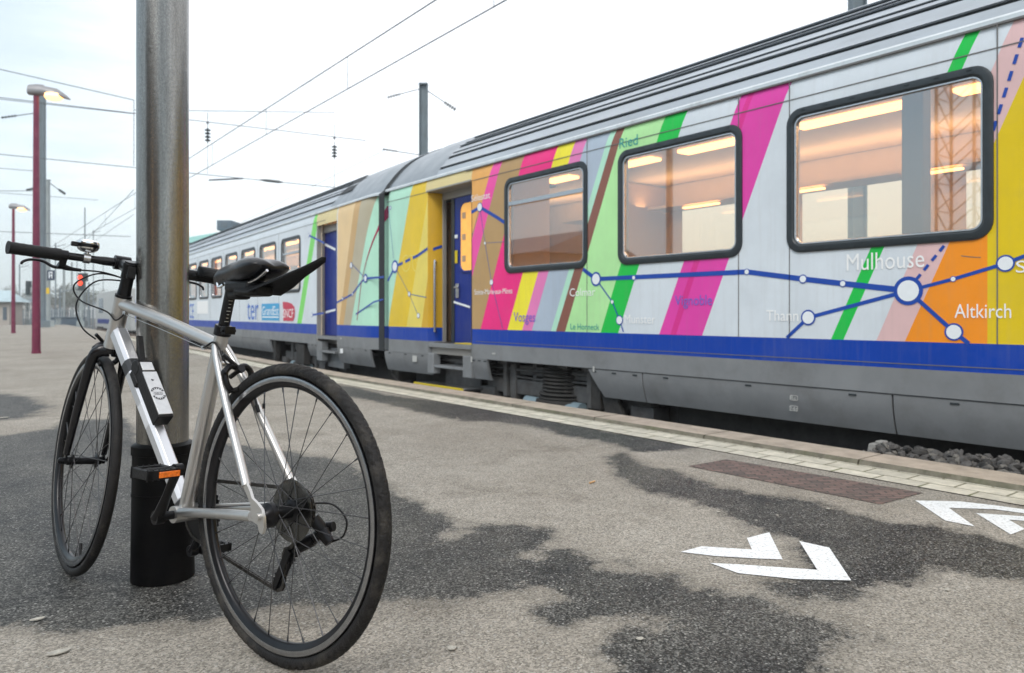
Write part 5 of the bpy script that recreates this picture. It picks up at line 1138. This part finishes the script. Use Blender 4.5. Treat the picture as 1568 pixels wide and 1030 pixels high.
# ------------------------------------------------------------------ lamp posts
M['lilac'] = mat('crimson_post_paint', (.155, .014, .050), .42, var=.15, vscale=6, grime=(.30, .12, .13), gscale=9, gamt=.3)
M['lampmetal'] = mat('lamp_housing', (.26, .26, .27), .45, .4)
M['lampglow'] = mat('lamp_glow', (1, .8, .5), .5, emit=(1, .45, .13), estr=2.6)
hd_ = W(1, .12, 0).normalized()
def lamp_post(px, py, h, label):
    p = ground(px, py); r = empty('lamp_post', p, label, 'street lamp', 'crimson platform lamps')
    b = MB(); b.tube([(0, 0, 0), (0, 0, h*.3), (0, 0, h-.12)], [.078, .068, .050], 24); b.tube([(0, 0, 0), (0, 0, .04)], .085, 20); b.build('post', M['lilac'], r)
    b = MB(); up = Vector((0, 0, 1)); sd_ = hd_.cross(up)
    st = [(-.14, .08, .15, .02), (.0, .09, .17, .02), (.13, .10, .165, .02), (.18, .12, .15, .0), (.40, .12, .12, -.01), (.54, .09, .07, -.06), (.63, .03, .03, -.10)]; m = 10
    for d, w_, t_, dz in st:
        for i in range(m): a = 2*math.pi*i/m; b.v.append(tuple(hd_*d+sd_*(w_*math.cos(a))+up*(h-.07+dz+t_*(math.sin(a) if math.sin(a) > 0 else .35*math.sin(a)))))
    for j in range(len(st)-1):
        for i in range(m): b.f.append([j*m+i, j*m+(i+1) % m, (j+1)*m+(i+1) % m, (j+1)*m+i]); b.m.append(0)
    b.f.append(list(range(m))); b.m.append(0); b.f.append(list(range(len(b.v)-m, len(b.v)))); b.m.append(0)
    hd2 = b.build('lamp_head', M['lampmetal'], r, smooth=50)
    b = MB(); c = hd_*.33+up*(h-.108); b.lathe([(.165, .03), (.165, -.03), (.13, -.075), (.05, -.10)], c, (0, 0, 1), 20); b.build('diffuser', M['lampglow'], hd2)
    return r
lamp_post(55.5, 541, 5.25, 'tall crimson lamp post with a lit orange lamp, the nearer of the two')
lamp_post(20.5, 510, 5.15, 'thinner crimson lamp post at the far left, the farther of the two')
# ------------------------------------------------------------------ catenary masts, arms, insulators, wires
M['mast'] = mat('mast_grey_blue', (.15, .19, .215), .6, var=.15, vscale=2, grime=(.12, .12, .11), gscale=1.5, gamt=.5)
M['mast_pale'] = mat('mast_pale_grey', (.30, .34, .345), .6, var=.12, vscale=2)
M['wire'] = mat('wire_dark', (.09, .105, .12), .6)
M['insul'] = mat('insulator_dark', (.02, .035, .04), .35)
def mast(px, t, z1, w, label, m='mast', base=-.62, arms=(), hbeam=True):
    p = at(px, 480, t); r = empty('catenary_mast', (p.x, p.y, base), label, 'catenary mast', 'overhead line masts')
    H = z1-base; b = MB(); rot = Matrix.Rotation(-math.atan2(SA, CA), 3, 'Z')
    if hbeam:
        b.box((0, 0, H/2), (w, w*.10, H), rot=rot); 
        for s in (1, -1): b.box(rot @ Vector((s*w*.45, 0, H/2)), (w*.10, w*.8, H), rot=rot)
    else: b.tube([(0, 0, 0), (0, 0, H)], [w*.55, w*.45], 16)
    b.box((0, 0, H+.02), (w*1.05, w*.9, .04), rot=rot); b.box((0, 0, .25), (w*2.2, w*2.2, .5+(-.12-base if base > -.2 else 0))); b.build('shaft', M[m], r, smooth=30)
    for (px0, py0, px1, py1, kind) in arms:      # an arm or stay running from the shaft in the picture's own plane at the mast's distance
        a = at(px0, py0, t)-Vector(r.location); c = at(px1, py1, t)-Vector(r.location); d = c-a; L_ = d.length; dn_ = d.normalized(); u = t/F_PX
        b = MB(); b.tube([a, a+dn_*L_*.62], .7*u, 6); ar = b.build('arm', M['wire'], r)
        b = MB(); q0, q1 = a+dn_*L_*.58, c; nd = 5; b.tube([q0, q1], .9*u, 6)
        for k in range(nd): q = q0.lerp(q1, (k+.7)/(nd+.2)); b.lathe([(1.2*u, -.45*u), ((3.6 if kind else 2.0)*u, -.3*u), ((3.2 if kind else 1.9)*u, .3*u), (1.2*u, .6*u)], q, dn_, 12)
        b.build('insulator', M['insul'], ar)
    return r
mast(648.5, 20.8, at(648, 130, 20.8).z, .24, 'blue grey steel mast rising behind the coach roof, in the middle of the picture', arms=[(642, 136, 593, 149, 1), (655, 139, 698, 168, 1), (642, 237, 586, 228, 0), (655, 241, 664, 238, 1)])
mast(1313, 12.4, 6.9, .24, 'steel mast above the coach roof at the top right')
mast(63.5, 43, at(62, 135, 43).z, .36, 'tall dark blue mast right behind the nearer crimson lamp post', base=-.1, arms=[(60, 172, 2, 180, 0)])
mast(73, 46, at(72, 276, 46).z, .30, 'pale round mast carrying a blue sign and a yellow plate', 'mast_pale', base=-.1, hbeam=False, arms=[(76, 280, 100, 297, 0), (70, 284, 40, 291, 0)])
mast(130, 95, at(130, 318, 95).z, .11, 'thin distant mast above the red signal')
mast(98, 120, at(98, 395, 120).z, .28, 'faint distant mast between the pale mast and the red signal', 'mast_pale')
mast(110, 150, at(110, 402, 150).z, .28, 'faintest distant mast just left of the red signal', 'mast_pale')
# sign board and yellow plate hung on the pale mast
def board(name, px0, py0, px1, py1, t, m, label, cat, extra=None):
    a, c = at(px0, py1, t), at(px1, py0, t); n = Vector((-SA, -CA, 0)); dx = Vector((CA, -SA, 0)); w_ = (c-a).dot(dx); h_ = c.z-a.z
    b = MB(); P = [a, a+dx*w_, a+dx*w_+Vector((0, 0, h_)), a+Vector((0, 0, h_))]; b.prism(P, -n*.05, 0); mats = [m]
    if extra: mats.append(extra(b, a, dx, w_, h_, n))
    return tag(b.build(name, mats, smooth=0), label, cat)
def letter_r(b, a, dx, w_, h_, n):
    o_ = a+n*.01
    for u0, u1, v0, v1 in ((.25, .38, .2, .85), (.38, .75, .75, .85), (.62, .75, .5, .75), (.38, .75, .42, .52), (.62, .75, .2, .42)):
        b.add([o_+dx*(w_*u0)+Vector((0, 0, h_*v0)), o_+dx*(w_*u1)+Vector((0, 0, h_*v0)), o_+dx*(w_*u1)+Vector((0, 0, h_*v1)), o_+dx*(w_*u0)+Vector((0, 0, h_*v1))], [(0, 1, 2, 3)], 1)
    return LM['dot']
board('sign_board', 72, 413.5, 83, 429, 45.5, mat('sign_navy', (.012, .03, .07), .5), 'dark blue board with a white letter R on the pale mast', 'sign', letter_r)
board('marker_plate', 66.5, 440.5, 75, 449.5, 45.4, mat('plate_yellow', (.75, .50, .02), .5), 'yellow plate low on the pale mast', 'plate')
# signals
def signal(px, ytop, ybot, yfoot, w, t, label, lit):
    f = at(px, yfoot, t); r = empty('railway_signal', f, label, 'railway signal', 'railway signals'); u = t/F_PX; n = Vector((-SA, -CA, 0)); dx = Vector((CA, -SA, 0)); z = lambda y: (yfoot-y)*u
    rot = Matrix.Rotation(-math.atan2(SA, CA), 3, 'Z')
    b = MB(); b.tube([(0, 0, 0), (0, 0, z(ybot))], w*.14*u, 10); b.box((0, 0, z((yfoot+ybot)/2)), (w*.5*u, .1, .3), rot=rot); b.box((0, 0, .2), (w*.8*u, w*.6*u, .4), rot=rot); b.build('signal_post', M['mast_pale'], r)
    b = MB(); b.box((0, 0, z((ytop+ybot)/2)), (w*u*.62, .25, z(ytop)-z(ybot)), rot=rot); b.box((0, 0, z(ybot)-.03), (w*u*.9, .3, .08), rot=rot); b.box(dx*w*u*.42+Vector((0, 0, z(ytop+(ybot-ytop)*.25))), (w*u*.35, .12, (z(ytop)-z(ybot))*.5), rot=rot); hd3 = b.build('signal_head', M['insul'], r, bevel=.02)
    for yy_, on in lit:
        c = Vector((0, 0, z(yy_)))+n*.13-dx*w*u*.05; b = MB(); b.lathe([(w*u*.21, 0), (w*u*.24, .03), (w*u*.1, .05)], c, n, 20); b.build('signal_light', mat('signal_red', (.9, .03, .01), .3, emit=(1, .07, .02), estr=1.2) if on else M['insul'], hd3)
    b = MB()
    for s in (-.3, .3): b.tube([dx*s+Vector((0, 0, .3))-n*.2, dx*s+Vector((0, 0, z(ybot)))-n*.2], .02, 6)
    b.build('ladder', M['mast_pale'], r)
signal(125.5, 418, 443, 500, 15, 52, 'railway signal with two glowing red lights on a white post, in front of the mast', [(425, 1), (433.5, 1)])
signal(43, 430, 450, 497, 8, 60, 'smaller farther unlit railway signal between the two crimson lamp posts', [(437, 0), (443, 0)])
# wires
def wire(pts, r, label, group='overhead wires', name='overhead_wire'):
    b = MB(); b.tube(pts, r, 5); return tag(b.build(name, M['wire'], smooth=0), label, 'wire', group)
def along_wire(k, X, label, ys=(2, 70), r=.011, zoff=0, sag=0):
    z = CAMH+k*X/.7959; P = []
    for y in np.linspace(ys[0], ys[1], 25): P.append((X, y, z-sag*abs(math.sin(math.pi*(y-4)/48))))
    return wire(P, r, label)
TXX = 6.0
along_wire(.562, TXX, 'contact wire running above the coaches, the lower of the two slanting lines', (-4, 90))
along_wire(.643, TXX, 'carrying wire above the coaches, the upper of the two slanting lines', (-4, 90), .012)
zc_, zm_ = CAMH+.562*TXX/.7959, CAMH+.643*TXX/.7959
for k, y in enumerate((3.5, 8.3, 13, 17.5, 22, 27, 33, 40)):
    wire([(TXX, y, zc_), (TXX, y, zm_)], .006, 'thin vertical dropper between the carrying and contact wires over the train', 'droppers over the coaches', 'dropper_wire')
def span(x0, y0, x1, y1, t0, t1, label, r=.014, sag=0):
    a, c = at(x0, y0, t0), at(x1, y1, t1); P = [a.lerp(c, q)-Vector((0, 0, sag*4*q*(1-q))) for q in np.linspace(0, 1, 13)]
    return wire(P, r, label)
SPN = [(205, 168, 512, 172, 26, 26, 'level cross wire at the top of the hanging insulators', .012), (-60, 142, 560, 215, 26, 26, 'long slanting cross wire from the left edge to the right hanging insulator', .014),
       (300, 375, 592, 228, 48, 24, 'faint wire rising behind the far coach roof to the steel mast', .008), (-60, 230, 645, 300, 26, 26, 'lower cross wire running behind the pole to the steel mast', .014), (-60, 92, 205, 153, 24, 24, 'highest cross wire at the left edge', .014),
       (-60, 145, 205, 174, 25, 25, 'second highest cross wire at the left edge', .012), (205, 153, 205, 254, 24, 24, 'vertical stay wire just left of the pole', .01),
       (-60, 253, 60, 262, 30, 30, 'short wire crossing the far lamp at the left', .012), (-60, 352, 200, 362, 45, 45, 'thin wire crossing low behind both lamp posts', .02),
       (-60, 292, 62, 292, 43, 43, 'wire at mid height left of the tall dark mast', .02), (140, 372, 205, 328, 60, 34, 'thin wire rising to the right behind the handlebar', .012), (110, 392, 205, 290, 70, 30, 'steeper thin wire rising to the right behind the handlebar', .012), (-40, 292, 150, 306, 60, 60, 'faint wire behind the pale mast', .02)]
for a in SPN: span(*a)
def insul_string(px, y0, y1, t, label, wy0=None, wy1=None):
    p = at(px, y0, t); u = t/F_PX; r = empty('insulator_string', p, label, 'insulator', 'hanging insulators'); n_ = 4; H = (y1-y0)*u
    b = MB()
    for k in range(n_): z = -H*(k+.5)/n_; b.lathe([(.9*u, H/n_*.5), (1.6*u, H/n_*.3), (4.6*u, -H/n_*.05), (4.2*u, -H/n_*.2), (1.2*u, -H/n_*.3)], (0, 0, z), (0, 0, 1), 14)
    b.tube([(0, 0, .2*u), (0, 0, -H-2*u)], .9*u, 6); b.build('discs', M['insul'], r)
    b = MB(); b.tube([(0, 0, (y0-wy0)*u), (0, 0, 0)], .5*u, 5); b.lathe([(.8*u, -2*u), (1.8*u, -1.2*u), (1.8*u, 1.2*u), (.8*u, 2*u)], (0, 0, (y0-wy0)*.35*u), (0, 0, 1), 10); b.tube([(0, 0, -H), (0, 0, -H-(wy1-y1)*u)], .35*u, 5); b.build('hanger', M['wire'], r)
insul_string(318, 196, 217, 26, 'dark ribbed insulator hanging just right of the pole', 172, 266)
insul_string(512, 222, 241, 26, 'dark ribbed insulator hanging over the far coach roof', 190, 290)
r = empty('steady_arm', at(320, 276, 26), 'thin steady arm with a dark stick insulator above the far coach', 'overhead line arm'); 
lo_ = Vector(r.location)
b = MB(); b.tube([at(320, 275.5, 26)-lo_, at(372, 273, 26)-lo_], .03, 6); b.build('arm', M['wire'], r)
b = MB(); b.tube([at(398, 275, 26)-lo_, at(408, 276, 26)-lo_, at(426, 278, 26)-lo_, at(433, 279, 26)-lo_], [.02, .05, .05, .02], 8); b.build('insulator', M['insul'], r)
# ------------------------------------------------------------------ buildings, locomotive, far town
M['copper'] = mat('copper_roof', (.20, .42, .38), .7, var=.12, vscale=.4)
M['stucco'] = mat('pale_stucco', (.50, .49, .46), .85, var=.08, vscale=.5)
M['slate'] = mat('dark_slate', (.09, .13, .17), .7, var=.15, vscale=.5)
M['winm'] = mat('far_window', (.10, .13, .16), .2)
def building(px0, px1, t, ztop, zbase, depth, m, roofm=None, roofh=0, label='', floors=3, nwin=8, over=.4):
    a, c = at(px0, 480, t), at(px1, 480, t); dx = (c-a); w_ = dx.length; dx.normalize(); nn = Vector((dx.y, -dx.x, 0)); 
    if nn.dot(Vector((SA, CA, 0))) > 0: nn = -nn
    ce = (a+c)/2-nn*depth/2; r = empty('building', (ce.x, ce.y, zbase), label, 'building'); rot = Matrix.Rotation(math.atan2(dx.y, dx.x), 3, 'Z'); H = ztop-zbase
    b = MB(); b.box((0, 0, H/2), (w_, depth, H), rot=rot); b.build('wall', m, r, smooth=0)
    if roofm:
        b = MB(); P = [(-w_/2-over, -depth/2-over, H), (w_/2+over, -depth/2-over, H), (w_/2+over, depth/2+over, H), (-w_/2-over, depth/2+over, H), (-w_/2+depth*.3, 0, H+roofh), (w_/2-depth*.3, 0, H+roofh)]
        b.add([rot @ Vector(p) for p in P], [(0, 1, 5, 4), (1, 2, 5), (2, 3, 4, 5), (3, 0, 4), (3, 2, 1, 0)]); b.build('roof', roofm, r, smooth=0)
    for f in range(floors):
        for k in range(nwin):
            b = MB(); x = -w_/2+w_*(k+.5)/nwin; z = H*(f+.55)/floors; b.box(rot @ Vector((x, -depth/2-.02, z)), (w_/nwin*.45, .06, H/floors*.5), rot=rot); b.build('window', M['winm'], r, smooth=0)
    return r
building(250, 392, 70, at(300, 372, 70).z, -.6, 14, M['stucco'], M['copper'], at(300, 338, 70).z-at(300, 372, 70).z, 'large building with a green copper roof behind the far coach', 3, 10)
rb = building(332, 354, 72, at(340, 337, 72).z, at(340, 352, 72).z, 5, M['slate'], None, 0, 'dark boxy roof cabin standing on the green copper roof', 1, 1)
# low hall with glazed roof at the left edge
building(-160, 14, 58, at(0, 462, 58).z, -.3, 1.6, mat('hall_beige', (.42, .38, .34), .85, var=.1, vscale=1), mat('glazed_roof', (.42, .52, .55), .35, .2, var=.15, vscale=1), at(0, 444, 58).z-at(0, 462, 58).z, 'low beige hall with a glazed roof at the far left edge', 1, 14)
# grey locomotive on a farther track
LX = 9.8; r = empty('locomotive', (LX+1.4, 63, -.55), 'pale grey locomotive with a dark cab window seen left of the head tube', 'locomotive'); 
b = MB(); z0, z1 = .15, 3.05
b.prism([(-1.4, 7.2, z0), (-1.4, 7.4, 1.6), (-1.4, 6.6, 2.75), (-1.4, 5.5, 3.1), (-1.4, -7.5, 3.1), (-1.4, -7.5, z0)], (2.8, 0, 0)); b.build('body', mat('loco_grey', (.46, .47, .46), .45, var=.1, vscale=1, grime=(.2, .19, .17), gscale=1, gamt=.4), r, bevel=.08)
b = MB(); b.box((-1.41, 4.4, 2.0), (.04, 1.9, 1.15)); b.build('cab_window', M['winm'], r); b = MB(); b.box((-1.41, 0, .75), (.04, 12, .35)); b.build('stripe', LM['doorblue'], r)
for s in (4.8, -4.8):
    for d in (-1.1, 1.1): b = MB(); b.lathe([(.3, -.08), (.55, -.08), (.55, .08), (.3, .08)], (-1.2, s+d, .0), (1, 0, 0), 20); b.build('wheel', LM['under'], r)
    b = MB(); b.box((-1.3, s, .12), (.2, 3.2, .35)); b.build('bogie_frame', LM['under'], r)
# far platforms, sheds and town
random.seed(11)
cols = [mat('far_wall_%s' % n_, c, .9, var=.06, vscale=.3) for n_, c in (('cream', (.46, .44, .40)), ('grey', (.30, .34, .36)), ('brick', (.30, .22, .20)), ('white', (.62, .64, .64)))]
spec_ = [(26, 52, 230, 462, 'pale block of flats rising over the far tracks beside the left signal', 0), (52, 60, 210, 470, 'narrow grey house behind the nearer lamp post', 1), (78, 92, 260, 466, 'brick house behind the blue letter sign', 2), (92, 108, 300, 470, 'long cream house between the pale mast and the red signal', 0), (106, 121, 240, 465, 'white house left of the red signal', 3), (129, 142, 250, 462, 'grey block right of the red signal', 1), (142, 178, 320, 459, 'pale block of flats behind the locomotive', 3), (-40, 24, 340, 461, 'wide grey block behind the low hall', 1)]
for x0_, x1_, t_, yt, lb, ci in spec_:
    building(x0_, x1_, t_, at(0, yt, t_).z, -.62, 12, cols[ci], M['slate'] if ci != 1 else None, 2.0, lb, 3, 4)
M['leaf_far'] = mat('winter_tree', (.10, .115, .09), .9, var=.3, vscale=2); M['bark'] = mat('bark', (.09, .075, .06), .9, var=.3, vscale=5)
def tree(px, t, h, w_, label):
    p = at(px, 480, t); r = empty('tree', (p.x, p.y, -.62), label, 'tree', 'bare trees along the far tracks'); b = MB(); b.tube([(0, 0, 0), (.05, 0, h*.3), (.0, .1, h*.6), (.1, 0, h*.92)], [h*.028, h*.022, h*.013, .02], 8); tips = []
    for k in range(16):
        a = random.uniform(0, 6.28); z = h*random.uniform(.3, .75); L_ = w_*random.uniform(.3, .55); q = Vector((L_*math.cos(a), L_*math.sin(a), z+L_*random.uniform(.5, 1.1))); b.tube([(0, 0, z), q*.5+Vector((0, 0, z*.52)), q], [h*.010, h*.006, .012], 5); tips.append(q)
    b.build('trunk', M['bark'], r); b = MB()
    for q in tips:
        for k in range(60):
            c = q+Vector((random.gauss(0, w_*.13), random.gauss(0, w_*.13), random.gauss(0, h*.07))); u = Vector((random.uniform(-1, 1), random.uniform(-1, 1), random.uniform(-1, 1))).normalized()*.13; v_ = u.orthogonal().normalized()*.07; b.add([c-u-v_, c+u-v_, c+u+v_, c-u+v_], [(0, 1, 2, 3)])
    b.build('crown', M['leaf_far'], r, smooth=0, fix=False)
for px, t, h, w_, lb in ((34, 150, 6.5, 5, 'bushy tree beside the left signal'), (84, 140, 5.5, 4.5, 'bushy tree under the blue letter sign'), (101, 160, 6.5, 5, 'bushy tree midway between the pale mast and the red signal'), (116, 130, 5, 4.5, 'bushy tree just left of the red signal post'), (136, 150, 6.5, 5, 'bushy tree just right of the red signal post')): tree(px, t, h, w_, lb)
b = MB(); ridge = [(px_, 459+5*math.sin(px_*.045)+3*math.sin(px_*.13+1)) for px_ in range(-160, 330, 14)]
for px_, y_ in ridge: p1 = at(px_, y_, 520); p2 = at(px_, 480, 620); b.v += [(p1.x, p1.y, -.62), tuple(p1), (p2.x, p2.y, -.62)]
for i in range(len(ridge)-1): b.f += [[3*i, 3*i+3, 3*i+4, 3*i+1], [3*i+1, 3*i+4, 3*i+5, 3*i+2]]; b.m += [0, 0]
tag(b.build('hills', mat('far_hill', (.12, .15, .13), .95, var=.4, vscale=.05), smooth=60), kind='structure')
for k_, (px_, yt_, t_) in enumerate([(30, 404, 90), (52, 385, 110), (85, 372, 85), (92, 440, 70), (118, 388, 140), (136, 432, 80), (143, 352, 120), (158, 402, 160)]):
    p = at(px_, yt_, t_); r = empty('track_post', (p.x, p.y, -.62), None, 'post', 'slender posts along the far tracks'); r['label'] = 'slender grey post standing among the far tracks'
    b = MB(); b.tube([(0, 0, 0), (0, 0, p.z+.62)], .07, 6); b.build('shaft', M['mast'], r); b = MB(); b.tube([(0, 0, p.z+.2), (.9, -.9, p.z+.45)], .04, 5); b.build('bracket', M['mast'], r)
# low fence of pale posts along the platform end
a, c = at(24, 480, 70), at(142, 480, 66); fr_ = empty('fence', ((a.x+c.x)/2, (a.y+c.y)/2, -.55), 'pale metal fence across the far end of the platform', 'fence'); b = MB(); of = Vector(fr_.location)
for z in (.25, 1.15, 1.6): b.tube([Vector((a.x, a.y, -.55+z))-of, Vector((c.x, c.y, -.55+z))-of], .025, 5)
b.build('rail', M['mast_pale'], fr_)
for k in range(30):
    q = a.lerp(c, k/29); b = MB(); b.tube([Vector((q.x, q.y, -.6))-of, Vector((q.x, q.y, 1.15))-of], .05, 6); b.build('fence_post', M['mast'], fr_)
# parked equipment near the platform end
for px, py, w_, h_, t, lb, mm in ((91, 490, 2.0, .55, 62, 'dark low cable trough by the platform end, left one', 'slate'), (101, 492, 1.4, .5, 58, 'white low equipment cabinet by the platform end', 'mast_pale'), (112, 493, 1.6, .6, 56, 'grey low equipment cabinet left of the signal foot', 'slate')):
    p = at(px, py, t); b = MB(); b.box((0, 0, h_/2), (w_, .8, h_), taper=.92); b.box((0, 0, h_+.03), (w_*1.03, .85, .06)); b.box((0, -.41, h_*.5), (w_*.4, .03, h_*.6))
    tag(b.build('equipment_cabinet', M[mm], loc=(p.x, p.y, -.12), bevel=.02), lb, 'cabinet', 'cabinets at the platform end')
# what stands on the other side of the platform and shows in the coach windows
r = empty('lattice_tower', (-7.6, 6.62, -.6), 'lattice steel tower on the other side of the platform, mirrored in the coach window', 'lattice tower'); b = MB(); w_ = .36; H = 13
for sx2 in (1, -1):
    for sy2 in (1, -1): b.box((sx2*w_, sy2*w_, H/2), (.05, .05, H))
for k in range(22):
    z = H*k/22; z2 = H*(k+1)/22
    for s in (1, -1):
        b.tube([(-w_, s*w_, z), (w_, s*w_, z2)], .014, 5); b.tube([(s*w_, -w_, z2), (s*w_, w_, z)], .014, 5); b.tube([(-w_, s*w_, z2), (w_, s*w_, z2)], .012, 5)
b.build('lattice', M['mast'], r, smooth=0); b = MB(); b.tube([(.5, 0, 6.3), (3.2, 0, 6.6)], .05, 8); b.tube([(.5, 0, 7.8), (3.0, 0, 6.6)], .04, 8); b.build('arm', M['mast'], r)
for X_, Y_, lb in ((-6.9, 13.9, 'steel mast with a bracket across the platform, seen only in the coach windows'),):
    r = empty('catenary_mast', (X_, Y_, -.6), lb, 'catenary mast', 'overhead line masts'); b = MB(); b.box((0, 0, 4), (.13, .13, 8)); b.build('shaft', M['mast'], r, smooth=0); b = MB(); b.tube([(0, 0, 7.2), (2.6, .3, 7.4)], .05, 8); b.tube([(0, 0, 6.2), (2.2, .3, 6.4), (2.6, .3, 5.6)], .04, 8); b.build('arm', M['mast'], r)
r = empty('station_hall', (-17, 32.5, -.6), 'long low station hall with lit windows across the tracks, mirrored in the coach windows', 'building'); b = MB(); b.box((0, 0, 2.2), (6, 9, 4.4)); b.build('wall', mat('hall_dark', (.16, .17, .18), .8, var=.2), r, smooth=0); b = MB(); b.prism([(-3.4, -4.9, 4.4), (3.6, -4.9, 4.4), (0, -4.9, 5.7)], (0, 9.8, 0)); b.build('roof', M['slate'], r, smooth=0)
for k in range(6): b = MB(); b.box((3.03, -3.6+k*1.45, 2.9), (.06, .8, .35)); b.build('window', LM['lampo'], r, smooth=0)
r = empty('pole_reflection_building', (-11.5, -5.5, 0), 'dark building with lit windows added behind the camera for its reflection in the pole', 'building')  # unseen, added to put a dark band into the pole's reflection
b = MB(); b.box((0, 0, 2.4), (7, 15, 4.8)); b.build('wall', mat('reflection_wall', (.055, .05, .045), .8, var=.2), r, smooth=0); b = MB(); b.prism([(-3.9, -7.9, 4.8), (3.9, -7.9, 4.8), (0, -7.9, 5.8)], (0, 15.8, 0)); b.build('roof', M['slate'], r, smooth=0)
for k in range(2): b = MB(); b.box((3.53, -2.5+k*5, 1.9), (.06, .8, 2.4)); b.build('window', LM['lampo'], r, smooth=0)  # glowing panes added for a warm streak in the pole
for X_ in (-6.5,):
    wire([(X_, -5, 5.6), (X_, 80, 5.6)], .012, 'contact wire of the track across the platform, out of frame at the left'); wire([(X_, -5, 6.5), (X_, 80, 6.5)], .012, 'carrying wire of the track across the platform, out of frame at the left')
# ------------------------------------------------------------------ haze
HAZE = True
if HAZE:
    b = MB(); b.box((0, 180, 18), (900, 520, 42)); hz = b.build('haze', [bpy.data.materials.new('haze_air')], smooth=0); tag(hz, kind='stuff')
    m = hz.data.materials[0]; m.use_nodes = True; m.node_tree.nodes.clear(); o_ = m.node_tree.nodes.new('ShaderNodeOutputMaterial'); v = m.node_tree.nodes.new('ShaderNodeVolumePrincipled')
    v.inputs['Color'].default_value = (.97, .99, 1, 1); v.inputs['Density'].default_value = .0013; m.node_tree.links.new(v.outputs[0], o_.inputs['Volume'])
